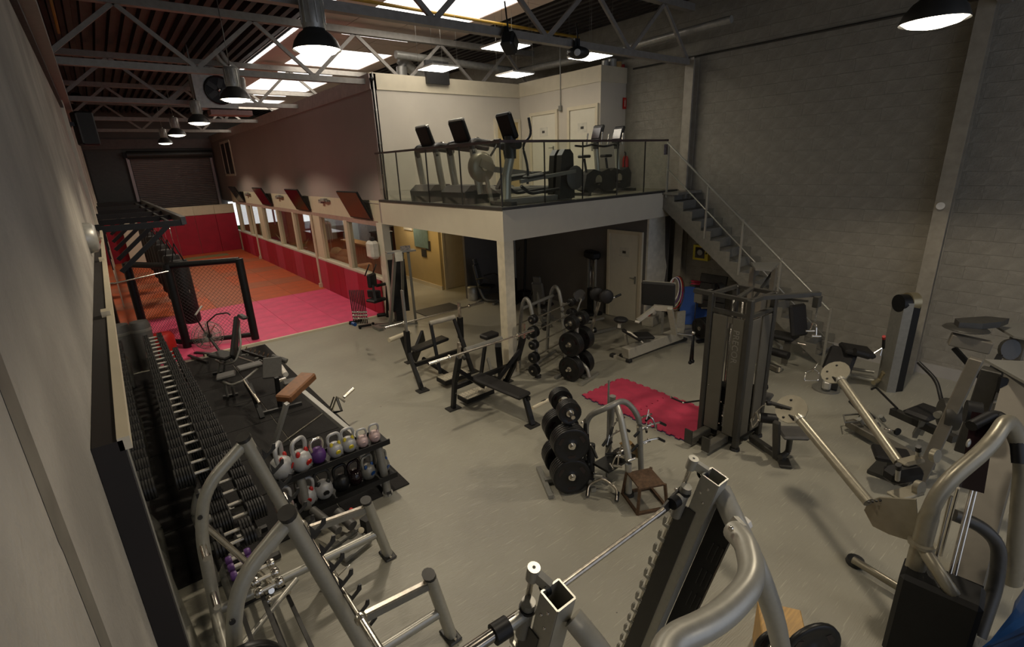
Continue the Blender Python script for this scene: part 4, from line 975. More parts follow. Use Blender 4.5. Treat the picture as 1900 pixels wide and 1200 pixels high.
# seat pad on black post near the column
t, N = T('preacher_stand', 'black stand with a small black pad beside the foot of the beige column', 'stand', (5.0, 6.9, 0))
N().box(at(908, 622, .92), (.30, .20, .08), rz(.1), ch=.02).build('pad', vinyl, t)
N().beam(at(900, 640, .80), at(893, 692, .35), .05, .05).build('arm', black, t)
N().beam(at(924, 640, .85), at(930, 700, .10), .10, .10).build('post', black, t)
N().beam(at(905, 665, .3), at(915, 700, .03), .04, .08).build('silver_stay', steel, t)
N().beam(at(922, 720, .08), at(942, 682, .45), .05, .04).build('worn_arm', wornchrome, t)
N().beam(at(890, 695, .05), at(935, 706, .05), .06, .06).build('base', black, t)
# ---- rear station with roller frame
t, N = T('seated_press_station', 'black press station behind, with tall uprights, roller frame and diamond plate step', 'weight bench', (4.1, 7.5, 0))
for k, (f, m1, tp) in enumerate((((784, 725), (766, 640), (762, 562)), ((877, 690), (858, 620), (860, 560)))):
    F_ = at(*f, 0); 
    N().beam(F_, (F_.x, 7.62, .62), .06, .08).build('lower_upright', black, t)
    N().beam((F_.x, 7.62, .60), (F_.x, 7.60, 1.02), .08, .09).build('upright', black, t)
    N().beam((F_.x, 7.60, 1.0), (F_.x, 7.60, 1.30 if k else 1.75), .03, .07).build('bar_catch', wornchrome if k else steel, t)
    N().box((F_.x, F_.y, .01), (.20, .16, .02)).build('foot_plate', dark, t)
    if not k: N().beam((F_.x+.01, 7.52, .48), (F_.x+.01, 7.32, .15), .05, .05).build('wear_plate', wornchrome, t)
N().beam((3.66, 7.45, .42), (4.73, 7.5, .42), .06, .07).build('cross_member', black, t)
N().beam(at(765, 650, .50), at(827, 626, .56), .26, .06, ch=.02).build('seat_pad', vinyl, t)
N().beam((4.05, 7.9, .30), (4.25, 7.3, .08), .05, .06).build('spine', black, t)
N().beam(at(760, 668, .02), at(745, 625, .60), .05, .06).build('rear_arm', black, t)
N().beam(at(785, 622, .52), at(768, 665, .3), .05, .25).build('seat_support', black, t)
N().box(at(761, 671, .01), (.2, .15, .02)).build('foot_plate', dark, t)
N().tube([at(722, 631, .62), at(760, 616, .62)], .045, 12).build('storage_tube', cream, t)
a, b = at(797, 600, 1.02), at(843, 588, 1.02)
N().tube([a, b], .045, 12).build('roller', mat('worn_grey_foam', (.36, .33, .27), .7), t)
N().beam(a+V((.02, 0, 0)), at(817, 693, .10), .05, .05).build('roller_post', black, t)
N().beam(b+V((-.02, 0, 0)), at(868, 665, .30), .05, .05).build('roller_post', black, t)
pc = at(842, 696, .14)
N().box(pc+V((0, 0, -.03)), (.56, .28, .07), R).build('platform_frame', black, t)
N().box(pc+V((0, 0, .012)), (.53, .25, .012), R).build('tread_plate', diam, t)
m = N()
for i in range(9):
    for j in range(5): m.ball(pc+R@V((-.235+i*.059, -.1+j*.05, .02)), .013, 6, (1, 1, .35))
m.build('tread_studs', silver, t, kind='stuff')
barbell(at(714, 608.7, 1.13), at(897, 560.7, 1.11), .38, label='chrome barbell across the rear press station')
# ---- fixed barbell rack
t, N = T('barbell_rack', 'grey tube rack of fixed barbells right of the beige column', 'barbell rack', (5.9, 6.5, 0))
for x, y, nm in ((5.48, 6.45, 0), (6.45, 6.72, 1)):
    pts = [(x, y-.20, .03), (x, y-.12, 1.05), (x, y-.04, 1.36), (x, y+.06, 1.46), (x, y+.16, 1.36), (x, y+.24, 1.05), (x, y+.34, .03)]
    N().tube(fillet(pts, .1, 4), .035, 10).build('leg_frame', steel, t)
    N().tube([(x, y-.20, 0), (x, y-.20, .05)], .06, 12).build('foot_cap', dark, t)
    for z in (1.15, .92, .68, .44, .2): N().prism([(0, 0), (-.10, 0), (-.12, .05), (-.10, .05), (-.085, .02), (0, .03)], (x, y-.15+.02, z-.03), (0, 1, 0), (0, 0, 1), .03).build('bar_hook', steel, t)
N().tube([(5.48, 6.6, 1.25), (6.45, 6.85, 1.25)], .03, 8).build('cross_tube', steel, t); N().tube([(5.48, 6.5, .10), (6.45, 6.8, .10)], .03, 8).build('cross_tube', steel, t)
def fixed(a, b, r, lb, side=0):
    a, b = V(a), V(b); d = (b-a).normalized(); c = (a+b)/2; t = thing('fixed_barbell', lb, 'barbell', c, group=None)
    M(c).tube([a, b], .014, 8).build('shaft', chrome, t)
    for p, s in ((a, -1), (b, 1)):
        M(c).lathe([(.02, -.02), (r*.6, -.02), (r, 0), (r, .035), (r*.85, .04), (r*.85, .055), (r, .06), (r, .095), (r*.8, .11), (.03, .11)], p, d*s, 16).build('head', plate_m, t)
        M(c).lathe([(0, .125), (.022, .12), (.024, .105)], p, d*s, 10).build('end_bolt', chrome, t)
for i, (l, rr, r) in enumerate([((960, 567), (1027, 552), .08), ((965, 600), (1028, 578), .105), ((974, 626), (1035, 604), .085), ((975, 650), (1033, 629), .10), ((978, 679), (1040, 655), .105)]):
    z = (1.15, .92, .68, .44, .2)[i]
    y = (6.45-.24, 6.72-.24); A = V((5.40, y[0], z)); B = V((6.55, y[1], z))
    fixed(A, B, r, ['fixed barbell on the top tier of the barbell rack', 'fixed barbell on the second tier from the top of the rack', 'fixed barbell on the middle tier of the barbell rack', 'fixed barbell on the fourth tier of the barbell rack', 'fixed barbell on the lowest tier of the barbell rack'][i])
for i, (z, r, lb) in enumerate(((.80, .085, 'short fixed barbell behind the column, upper one on the far side of the rack'), (.5, .085, 'short fixed barbell behind the column, lower one on the far side of the rack'))):
    fixed((5.42, 6.95, z), (6.52, 7.2, z), r, lb)
# ---- weight plate trees
def tree(c, deg, rows, label, tag_):
    base = V((c[0], c[1], 0)); t, N = T('plate_tree', label, 'plate rack', base); R = rz(math.radians(deg)); X = R@V((1, 0, 0)); Y = R@V((0, 1, 0))
    for s in (-1, 1): N().beam(base+Y*s*.26-X*.30+V((0, 0, .03)), base+Y*s*.26+X*.30+V((0, 0, .03)), .06, .05).build('foot_bar', silver if s < 0 else steel, t)
    N().tube(fillet([base+Y*-.26+V((0, 0, .06)), base+Y*-.22+V((0, 0, .22)), base+V((0, 0, .34)), base+V((0, 0, 1.12))], .12), .035, 10).build('post', silver, t)
    N().beam(base-Y*.26+V((0, 0, .05)), base+Y*.26+V((0, 0, .05)), .06, .05).build('spine', steel, t)
    for ri, (z, r, n) in enumerate(rows):
        w = .035 if r > .19 else .028
        N().tube([base-X*.33+V((0, 0, z)), base+X*.33+V((0, 0, z))], .024, 10).build('horn', chrome, t)
        for s in (-1, 1):
            for k in range(n):
                p = base+X*s*(.10+w/2+k*(w+.003))+V((0, 0, z-.005))
                if (r, w) not in plates0:
                    pl = plate(r, w, '', p, (1, 0, 0)); plates0[(r, w)] = pl; pl.rotation_euler = (0, 0, math.radians(deg))
                else: pl = dup(plates0[(r, w)], p, deg)
                nm = {0: 'lowest', 1: 'middle', 2: 'top'}[ri]
                side = {1: 'right-hand', -1: 'left-hand'}[s]
                pl['group'] = '%s %s plates, %s' % (nm, side, tag_)
                pl['label'] = 'black plate, %s outwards on the %s %s horn of %s' % (['first', 'second', 'third', 'fourth', 'fifth'][k], nm, side, tag_)
plates0 = {}
tree((6.0, 5.78), 12, [(.24, .225, 4), (.70, .22, 4), (1.08, .13, 4)], 'silver-footed weight plate rack beside the fixed barbells', 'the rack beside the barbells')
tree((3.66, 3.72), 62, [(.25, .225, 5), (.66, .215, 5), (1.04, .135, 4)], 'weight plate rack standing alone in front of the bench press', 'the rack before the bench press')
# ---- cable handle rack
c = at(1150, 900, 0)
t, N = T('attachment_rack', 'silver hooped rack hung with chrome cable handles', 'attachment rack', c)
for dx, dy in ((-.30, -.0), (.30, 0)):
    pass
X = V((.88, -.47, 0)).normalized(); X = V((1, -.12, 0)).normalized(); Y = V((.12, 1, 0))
A = at(1098, 900, 0)+V((.02, .1, 0)); B = at(1190, 888, 0)
N().tube(fillet([A, A+V((.03, .05, .85)), (A+B)/2+V((-.15, .0, 1.04)), (A+B)/2+V((.15, .0, 1.04)), B+V((-.03, .05, .85)), B], .16, 6), .035, 10).build('hoop', steel, t)
cc = (A+B)/2
N().tube(fillet([cc+V((.02, .02, 1.02)), cc+V((-.04, -.1, .92)), cc+V((-.08, -.26, .5)), cc+V((-.1, -.30, .02))], .1), .04, 10).build('front_leg', silver, t)
N().lathe([(0, .04), (.06, .035), (.065, 0)], cc+V((-.1, -.30, 0)), n=14).build('foot_cap', dark, t)
N().tube([cc+V((.10, .20, 0)), cc+V((.08, .12, 1.06))], .04, 10).build('rear_post', steel, t)
N().tube([cc+V((-.02, .1, 0)), cc+V((-.02, .1, 1.30))], .012, 8).build('centre_rod', steel, t)
N().box(cc+V((0, 0, .28)), (.50, .24, .03)).build('tray', dark, t)
for z in (.45, .65, .82):
    N().tube([A+V((.02, .05, z)), A+V((-.12, -.02, z+.03))], .010, 6).build('hook', chrome, t)
    N().tube([B+V((-.02, .05, z)), B+V((.12, -.02, z+.03))], .010, 6).build('hook', chrome, t)
def handle(kind, p, deg, label, g=None):
    t = thing('cable_handle', label, 'cable handle', p, deg, g)
    if kind == 'bar':
        M().tube(fillet([(-.24, 0, -.06), (-.16, 0, .0), (0, 0, .015), (.16, 0, .0), (.24, 0, -.06)], .06), .011, 6).build('bar', chrome, t)
        for s in (-1, 1): M().tube([(s*.15, 0, 0.0), (s*.25, 0, -.07)], .017, 8).build('grip', black, t)
        M().ball((0, 0, .03), .016, 6).build('eye', chrome, t)
    elif kind == 'd':
        M().tube([(-.05, 0, -.12), (0, 0, 0), (.05, 0, -.12)], .005, 5).build('strap', chrome, t); M().tube([(-.06, 0, -.12), (.06, 0, -.12)], .014, 8).build('grip', black, t)
    elif kind == 'row':
        M().tube(fillet([(-.10, 0, -.14), (-.06, 0, -.02), (0, 0, 0), (.06, 0, -.02), (.10, 0, -.14)], .04), .009, 6).build('frame', chrome, t)
        for s in (-1, 1): M().tube([(s*.10, -.05, -.14), (s*.10, .05, -.14)], .015, 8).build('grip', chrome, t)
    elif kind == 'rope':
        for s in (-1, 1):
            M().tube([(0, 0, 0), (s*.03, 0, -.18), (s*.04, 0, -.36)], .015, 8).build('rope', black, t); M().ball((s*.04, 0, -.38), .028, 8).build('knob', black, t)
    return t
handle('rope', A+V((-.05, -.02, .82)), 20, 'black rope attachment hanging on the left of the silver rack')
handle('bar', A+V((-.07, -.06, .60)), 70, 'curved chrome bar with black grips, upper left of the silver rack')
handle('row', cc+V((-.14, -.18, .55)), 30, 'chrome close-grip handle clustered at the centre of the silver rack')
handle('row', cc+V((-.10, -.16, .47)), -30, 'chrome close-grip handle below another at the centre of the rack')
handle('d', cc+V((-.18, -.06, .72)), 10, 'small chrome stirrup handle high on the silver rack')
handle('bar', B+V((.13, 0, .68)), -10, 'chrome bar with black grips sticking out right, upper one')
handle('bar', B+V((.10, 0, .48)), -15, 'chrome bar with black grips sticking out right, lower one')
handle('row', B+V((.03, -.02, .86)), -60, 'chrome handle hung on the upper right of the silver hoop')
handle('d', B+V((.05, 0, .78)), 40, 'thin chrome stirrup hung on the right of the silver hoop')
for i, (p, r, l) in enumerate([(cc+V((.02, -.05, .38)), .09, 'black ankle strap bundle on the tray of the silver rack')]):
    t, N = T('ankle_strap', l, 'strap', p); N().ball(p, r, 10, (1, .8, .8)).build('body', vinyl, t); N().tube([p+V((0, -.07, .02)), p+V((.05, -.1, -.05))], .008, 5).build('buckle', chrome, t)
p = cc+V((.20, -.02, .34))
t, N = T('tan_lifting_belt', 'tan leather lifting belt folded on the right of the silver rack', 'belt', p)
N().tube([p+V((-.1, 0, .1)), p+V((0, -.04, .14)), p+V((.08, -.06, .02)), p+V((.12, -.05, -.12))], .012, 8, up=(0, 1, 0), ry=.06).build('leather', mat('tan_leather', (.32, .19, .06), .5, 0, .3, 20), t)
p = A+V((.02, -.04, .10))
t, N = T('black_foam_grip', 'black foam roll standing at the left foot of the silver rack', 'foam roll', p); N().tube([p+V((0, 0, -.06)), p+V((.03, .02, .40))], .05, 12).build('roll', rubber, t)
for q, l in (((1160, 862), 'silver pin lying at the front of the silver rack'),):
    t, N = T('silver_adapter', l, 'adapter', at(1108, 880, .2)); N().tube([at(1102, 882, .16), at(1118, 884, .16)], .03, 10).build('sleeve', silver, t); N().tube([at(1098, 876, .16), at(1125, 889, .10)], .012, 6).build('pin', chrome, t)
handle('rope', A+V((-.02, -.03, .66)), 60, 'second black rope attachment, lower on the left of the silver rack')
handle('row', cc+V((-.06, -.20, .60)), 80, 'bright chrome handle on the front leg of the silver rack')
handle('d', cc+V((-.20, -.10, .62)), -40, 'small black-gripped stirrup beside the left post of the silver rack')
handle('row', A+V((-.08, -.03, .44)), 20, 'chrome handle low on the left hook of the silver rack')
handle('bar', cc+V((.10, .06, .74)), 20, 'short chrome bar hung across the middle of the silver rack')
handle('bar', cc+V((.12, .08, .56)), 0, 'short chrome bar hung across the middle, just above the tray')
handle('d', B+V((.02, -.04, .95)), 10, 'thin chrome stirrup at the very top right of the silver hoop')
# v-bar with black grips standing on the floor
t, N = T('tricep_bar', 'chrome angled bar with two black grips standing on the floor before the silver rack', 'cable handle', at(1118, 905, 0))
N().tube(fillet([at(1090, 920, .04), at(1092, 899, .12), at(1118, 886, .22), at(1146, 908, .12), at(1144, 928, .04)], .06), .014, 8).build('bar', wornchrome, t)
for q in ((1090, 920, 1092, 903), (1144, 929, 1146, 912)): N().tube([at(q[0], q[1], .03), at(q[2], q[3], .10)], .022, 8).build('grip', black, t)
# ---- brown steel plyo box
t, N = T('plyo_box', 'brown steel plyometric box with an open frame and square top', 'step box', at(1197, 928, 0))
B4 = [at(1155, 916, 0), at(1183, 955, 0), at(1238, 940, 0), at(1207, 906, 0)]
B4[2] = B4[1]+(B4[3]-B4[0]); cz = .31
ct = sum((V(b) for b in B4), V())/4
T4 = [V((ct.x+(b.x-ct.x)*.84, ct.y+(b.y-ct.y)*.84, cz)) for b in B4]
for i in range(4):
    N().beam(B4[i]+V((0, 0, .015)), B4[(i+1) % 4]+V((0, 0, .015)), .03, .03).build('base_bar', rust, t); N().beam(B4[i], T4[i], .03, .03).build('leg', rust, t)
m = N(); m.add([q+V((0, 0, dz)) for dz in (-.02, .0) for q in [T4[0]+(T4[0]-ct).normalized()*.0, T4[1], T4[2], T4[3]]], [(0, 1, 2, 3), (7, 6, 5, 4), (0, 4, 5, 1), (1, 5, 6, 2), (2, 6, 7, 3), (3, 7, 4, 0)]); m.build('top_plate', rust, t)
# ---- puzzle mat
t, N = T('puzzle_mat', 'long crimson interlocking foam mat on the floor beside the cable tower', 'mat', (6, 4.2, 0))
def puzzle_tile(x0, x1, y0, y1):
    m = M(); base = M(V((6, 4.2, 0))); step = .07; pts = []
    def edge(a, b):
        d = (b-a); L = d.length; d = d/L; n_ = V((d.y, -d.x, 0)); k = int(L/step); out = []
        for i in range(k):
            s = a+d*(L*i/k)
            if i % 2: out += [s, s+n_*.03-d*.006, s+n_*.03+d*(step*.9), s+d*step*.85]
            else: out += [s]
        return out
    c4 = [V((x0, y0, 0)), V((x1, y0, 0)), V((x1, y1, 0)), V((x0, y1, 0))]
    for i in range(4): pts += edge(c4[i], c4[(i+1) % 4])
    return pts
for k, (y0, y1) in enumerate(((3.24, 4.19), (4.21, 5.16))):
    P_ = puzzle_tile(5.5, 6.5, y0, y1)
    N().prism([(p.x, p.y) for p in P_], (0, 0, .008), (1, 0, 0), (0, 1, 0), .012).build('underside', puzzleblue, t)
    P2 = [(6+(p.x-6)*.992, (y0+y1)/2+(p.y-(y0+y1)/2)*.992) for p in P_]
    N().prism(P2, (0, 0, .02), (1, 0, 0), (0, 1, 0), .012).build('foam_tile', puzzle, t)
# ================================================================ CABLE TOWER
panel_m = mat('taupe_machine_panel', (.105, .098, .08), .42, .2, .06, 10)
frame_m = mat('charcoal_machine_frame', (.05, .048, .042), .42, .3, .1, 14)
t, N = T('cable_tower', 'tall dark multi-station cable tower with lettered taupe panels by the crimson mat', 'cable machine', (6.0, 2.95, 0))
Rt = rz(math.radians(-3)); o0 = V((5.80, 2.70, 0))
def TW(x, y, z): return o0+Rt@V((x, y, z))
W_, D_ = .56, .52
for x, y in ((0, 0), (0, D_), (W_, 0), (W_, D_)):
    N().beam(TW(x, y, .03), TW(x, y, 2.06), .075, .075, up=Rt@V((1, 0, 0)), ch=.012).build('corner_post', frame_m, t)
    N().lathe([(0, .03), (.06, .03), (.065, 0)], TW(x, y, 0), n=14).build('foot', rubber, t)
# left face (towards -x): two panels around a slot
for y0, y1 in ((.045, .20), (.27, .475)):
    N().box(TW(-.005, (y0+y1)/2, .98), (.03, y1-y0, 1.62), Rt, ch=.008).build('side_panel', panel_m, t)
for x0, x1 in ((.045, .24), (.31, .52)):
    N().box(TW((x0+x1)/2, -.005, .98), (x1-x0, .03, 1.62), Rt, ch=.008).build('side_panel', panel_m, t)
N().box(TW(-.002, .235, .12), (.025, .06, .1), Rt).build('slot_end', panel_m, t); N().box(TW(-.002, .235, 1.75), (.025, .06, .08), Rt).build('slot_end', panel_m, t)
m = N()
for k in range(17): m.box(TW(.14, .24, .22+k*.035), (.16, .30, .031), Rt); m.box(TW(.28, .14, .22+k*.035), (.30, .16, .031), Rt)
m.build('weight_stack', black, t)
for q in ((.14, .18), (.14, .30), (.20, .14), (.34, .14)): N().tube([TW(q[0], q[1], .1), TW(q[0], q[1], 1.98)], .011, 6).build('guide_rod', chrome, t)
N().box(TW(.28, .26, .10), (.5, .46, .06), Rt).build('base_plate', black, t)
for z in (2.04, 1.84):
    for a, b in (((0, 0), (0, D_)), ((0, 0), (W_, 0)), ((W_, 0), (W_, D_)), ((0, D_), (W_, D_))): 
        if z < 2 and (a == (W_, 0) or b == (W_, D_)): continue
        N().beam(TW(*a, z), TW(*b, z), .05, .045).build('top_rail', frame_m, t)
N().beam(TW(.0, .17, 2.05), TW(W_, .30, 2.05), .05, .03).build('cross_bar', frame_m, t)
text(t, 'PRECOR', .115, TW(-.023, .135, 1.42)-V((6.0, 2.95, 0)), Rt@Matrix(((0, 0, -1), (0, -1, 0), (-1, 0, 0))), mat('pale_lettering', (.20, .19, .165), .5), ext=.001, spacing=1.05)
m = N()
for k in range(15): m.box(TW(-.022, .195, .28+k*.022), (.003, .022, .007), Rt)
m.build('weight_scale', bpy.data.materials['pale_lettering'], t)
for z, y in ((.3, .24), (.62, .24), (.8, .44), (1.5, .02)): N().ball(TW(-.025, y, z), .011, 6).build('bolt', chrome, t)
a = TW(0, .5, 2.04); b = at(1289, 538, 2.05)
N().beam(a, b, .07, .05).build('pulley_arm', frame_m, t)
b2 = b+(a-b).normalized()*.06
N().beam(b2+V((0, 0, -.02)), b2+V((0, 0, -.16)), .03, .11).build('pulley_block', panel_m, t)
N().lathe([(0, -.012), (.05, -.012), (.05, .012), (0, .012)], b2+V((0, 0, -.12)), (1, 0, 0), 14).build('pulley', black, t)
N().tube([b2+V((-.02, .02, -.15)), b2+V((-.02, .02, -.55))], .006, 5).build('cable', black, t); N().ball(b2+V((-.02, .02, -.58)), .025, 8).build('cable_stop', chrome, t)
for dx in (-.03, .03): N().tube([b2+V((-.02, .02, -.58)), b2+V((-.02+dx, .02, -.98))], .014, 6).build('rope', black, t); N().ball(b2+V((-.02+dx, .02, -1.0)), .028, 8).build('rope_end', black, t)
a = TW(.25, .0, 2.04); b = at(1522, 545, 2.08)
N().beam(a, b, .06, .05).build('lat_arm', frame_m, t); N().beam(TW(.5, .1, 1.98), b+V((-.2, .05, -.06)), .025, .025).build('arm_brace', frame_m, t)
N().beam(b+V((-.06, 0, -.02)), b+V((-.06, 0, -.15)), .12, .06, up=(0, 1, 0)).build('pulley_block', frame_m, t)
c = b+V((-.03, 0, -.16))
for k in range(6): N().tube([c+V((.010*math.cos(q)*(k % 2), .010*math.cos(q)*(1-k % 2), -.02-k*.03+.018*math.sin(q))) for q in [i*math.pi/3 for i in range(7)]], .004, 4).build('chain_link', steel, t)
t2 = handle('row', c+V((0, 0, -.20)), 40, 'chrome double stirrup handle on a chain under the long tower arm')
# low row with foot plates
for dy in (0, .26):
    N().beam(TW(.02, .16+dy, .11), TW(-.42, .16+dy, .11), .10, .11, ch=.01).build('foot_rail', panel_m, t); N().box(TW(-.43, .16+dy, .17), (.02, .11, .20), Rt).build('foot_plate', frame_m, t)
N().box(TW(-.2, .30, .06), (.12, .2, .07), Rt).build('pulley_base', black, t)
c = TW(-.10, .24, .62)
t3 = T('low_pulley_bar', 'long black cambered bar with chrome ends held at the tower slot', 'cable handle', c); N3 = t3[1]; t3 = t3[0]
pts = [TW(-.12, .95, .50), TW(-.12, .68, .47), TW(-.12, .30, .60), TW(-.12, .18, .60), TW(-.12, .08, .44), TW(-.12, -.20, .42)]
pts = [at(1245, 737, .42), at(1268, 747, .42), at(1305, 742, .48), at(1335, 747, .52), at(1343, 755, .50), at(1341, 771, .42), at(1365, 777, .42)]
N3().tube(fillet(pts, .05), .013, 8).build('bar', black, t3)
for p in (pts[0], pts[1], pts[-2], pts[-1]): N3().ball(p, .019, 8).build('ferrule', chrome, t3)
# seat on the right of the tower
t, N = T('cable_row_seat', 'small black seat on a curved post at the right foot of the cable tower', 'seat', (5.9, 2.1, 0))
N().beam(TW(.35, -.02, .07), at(1455, 853, .06), .09, .07, ch=.01).build('base_rail', frame_m, t)
N().beam(at(1440, 850, .03), at(1441, 782, .62), .08, .06, up=(1, 0, 0), ch=.01).build('post', frame_m, t)
N().tube([at(1427, 776, .60)+V((-.05, .08, 0)), at(1427, 776, .60)+V((.05, -.08, 0))], .065, 14).build('knee_roller', black, t)
N().lathe([(0, 0), (.05, 0), (.05, .01), (0, .01)], at(1427, 776, .60)+V((-.055, .085, 0)), (-.5, .8, 0), 14).build('roller_cap', galv, t)
s = at(1470, 803, .42)
N().box(s, (.30, .30, .05), rz(.75), ch=.02).build('seat', gvinyl, t)
N().tube(fillet([at(1447, 848, .10), at(1462, 840, .10), at(1466, 812, .38)], .08), .035, 8).build('curved_post', frame_m, t)
N().box(at(1455, 858, .03), (.20, .14, .04), rz(.6), ch=.01).build('foot_plate', frame_m, t)
t3, N3 = T('double_d_handle', 'chrome double handle hanging beside the right side of the tower', 'cable handle', at(1395, 800, .4))
N3().tube([at(1428, 750, .8), at(1415, 752, .75), at(1402, 765, .66), at(1397, 780, .5)], .007, 5).build('strap', chrome, t3)
N3().tube(fillet([at(1404, 764, .62), at(1408, 778, .5), at(1396, 793, .42), at(1393, 778, .5), at(1404, 764, .62)], .02), .008, 5).build('frame', chrome, t3)
N3().tube([at(1423, 748, .82), at(1432, 748, .82)], .03, 8).build('ball_stop', black, t3)
t, N = T('far_side_seat', 'small black seat and roller peeking out behind the cable tower', 'seat', at(1415, 730, 0))
N().box(at(1413, 735, .45), (.30, .26, .05), rz(.2), ch=.02).build('seat', gvinyl, t); N().tube([at(1408, 718, .62), at(1420, 716, .62)], .06, 12).build('roller', black, t); N().beam(at(1406, 752, 0), at(1408, 722, .6), .06, .06).build('post', frame_m, t)
# ---- leg press (silver)
t, N = T('leg_press', 'silver leg press with a big black foot plate in front of the closet wall', 'leg press', (8.1, 5.75, 0))
sp = mat('pale_silver_paint', (.50, .47, .39), .42, .3, .06, 20)
N().beam(at(1152, 660, .08), at(1272, 628, .06), .10, .05).build('base_rail', rubber, t)
N().beam(at(1160, 655, .17), at(1262, 618, .19), .19, .21, ch=.01).build('main_rail', sp, t)
N().beam(at(1137, 659, .03), at(1166, 668, .03), .08, .05).build('front_foot', sp, t)
for q in ((1137, 659), (1167, 669)): N().box(at(q[0], q[1], .03), (.10, .10, .07), ch=.01).build('rubber_foot', rubber, t)
N().beam(at(1156, 612, .58), at(1192, 633, .42), .30, .07, up=(.5, 0, 1), ch=.03).build('backrest', vinyl, t)
N().tube([at(1154, 612, .60), at(1170, 617, .60), at(1184, 628, .50), at(1193, 636, .42)], .018, 6).build('shell_rim', sp, t)
N().beam(at(1178, 623, .42), at(1210, 622, .40), .34, .06, ch=.03).build('seat', vinyl, t)
N().ball(at(1152, 593, .82), .13, 12, (1, 1.1, .45)).build('head_pad', vinyl, t)
N().beam(at(1149, 608, .66), at(1150, 596, .78), .06, .05).build('neck_bracket', sp, t)
N().tube([at(1164, 640, .2), at(1160, 620, .45)], .03, 8).build('post', sp, t)
N().box(at(1221, 546, 1.12), (.07, .66, .52), rz(.42)@rot('Y', -10), ch=.03).build('foot_plate', rubber, t)
N().box(at(1221, 546, 1.12)+V((.055, .02, .01)), (.03, .64, .50), rz(.42)@rot('Y', -10)).build('plate_frame', sp, t)
N().beam(at(1183, 595, .72), at(1216, 570, .95), .06, .08).build('link_arm', sp, t)
N().beam(at(1213, 570, .95), at(1248, 573, .95), .07, .10).build('top_link', sp, t)
N().beam(at(1243, 572, .98), at(1252, 620, .35), .10, .06).build('rear_post', sp, t)
N().beam(at(1230, 578, .88), at(1228, 618, .35), .05, .04).build('lever_post', steel, t)
N().box(at(1262, 595, .42), (.22, .05, .42), rz(-.3)).build('side_cover', sp, t)
N().tube([at(1252, 618, .28), at(1284, 622, .22)], .02, 8).build('plate_horn', chrome, t)
N().tube([at(1178, 596, .76), at(1186, 598, .74)], .028, 10).build('handle_knob', sp, t)
# plate tree behind the tower arm
t, N = T('plate_stand', 'black plate stand with thick stacks half hidden behind the cable tower', 'plate rack', at(1318, 630, 0))
bz = at(1316, 632, 0); N().beam(bz, bz+V((0, 0, 1.25)), .07, .07).build('post', black, t); N().beam(bz+V((-.3, .1, .03)), bz+V((.35, -.15, .03)), .07, .06).build('base', black, t)
for z in (.32, 1.12): N().tube([bz+V((-.30, .1, z)), bz+V((.32, -.1, z))], .022, 8).build('horn', chrome, t)
N().tube([bz+V((0, 0, .72)), bz+V((-.26, .08, .76))], .018, 8).build('horn', chrome, t)
for k in range(5):
    pl = dup(plates0[(.22, .035)], bz+V((-.09-k*.045, .03+k*.014, .32)), -17, 'large black plate low on the black stand behind the cable tower, %s from the post' % ['first', 'second', 'third', 'fourth', 'fifth'][k], 'low plates behind the cable tower')
for k in range(4):
    pl = dup(plates0[(.13, .028)], bz+V((.06+k*.035, -.02-k*.01, 1.12)), -17, 'small black plate atop the stand behind the cable tower, %s from the post' % ['first', 'second', 'third', 'fourth'][k], 'top plates behind the cable tower')
# blue mats, crimson mat, rack panels, hoops
t, N = T('blue_foam_mats', 'blue puzzle mats leaning against the wall under the stair', 'mat', (10.1, 6.3, 0))
c0 = at(1259, 601, 0); c1 = at(1320, 606, 0); up = V((.16, .10, .85))
for k in range(3): N().prism([(0, 0), (.10, .0), (.12, -.02), (.3, 0), (.32, -.02), (.5, 0), (.62, 0), (.60, .2), (.62, .4), (.60, .6), (.62, .85), (.4, .83), (.2, .85), (.02, .83), (0, .6), (.02, .4), (0, .2)], c0+V((.04*k, .03*k, .02)), c1-c0, up, .025).build('blue_mat', bluemat, t)
t, N = T('folded_red_mats', 'stack of crimson mats with purple undersides on top of the blue mats', 'mat', at(1306, 520, .9))
for k in range(3): N().box(at(1298, 524-k*5, .92+k*.03), (.42, .3, .03), rz(.3), ch=.008).build('mat_layer', puzzle if k < 2 else mat('purple_mat', (.04, .01, .09), .6), t)
t, N = T('leaning_step_platforms', 'dark ridged panel leaning under the stair beside the yellow box', 'panel', at(1340, 560, 0))
q0 = at(1328, 560, .3); 
for k in range(4): N().box(V((10.05, 5.55, .55+k*.20)), (.05, .62, .19), rot('Y', 12), ch=.01).build('ridged_board', dark, t)
for i, (r, mt_, z, l) in enumerate([(.34, rust, 1.22, 'outermost thin brownish hoop hanging behind the leg press foot plate'), (.31, redp, 1.22, 'dark red hoop hanging in the bundle behind the leg press'), (.28, cream, 1.2, 'pale cream hoop hanging in the bundle by the leg press'), (.25, purple, 1.2, 'purple hoop hanging in the bundle by the leg press'), (.22, whitep, 1.18, 'smallest whitish hoop hanging by the leg press')]):
    hc = aty(1256-i*1.5, 545-i*2, 5.98-.03*i); t, N = T('exercise_hoop', l, 'hoop', hc)
    N().tube([hc+V((r*.72*math.cos(a), -.02*math.cos(a), r*1.15*math.sin(a))) for a in [k*math.pi/12 for k in range(25)]], .012, 6).build('ring', mt_, t)
t, N = T('storage_box', 'cloudy plastic box of orange and white odds and ends behind the leg press', 'box', at(1215, 592, 0))
b0 = at(1206, 602, 0)
N().box(b0+V((0, 0, .12)), (.36, .28, .24), rz(.2), ch=.02).build('tub', mat('cloudy_plastic', (.33, .31, .25), .3), t)
for dx, dy, mt_ in ((-.1, 0, redp), (0, .05, wood), (.08, -.04, whitep)): N().ball(b0+V((dx, dy, .27)), .06, 8).build('contents', mt_, t)
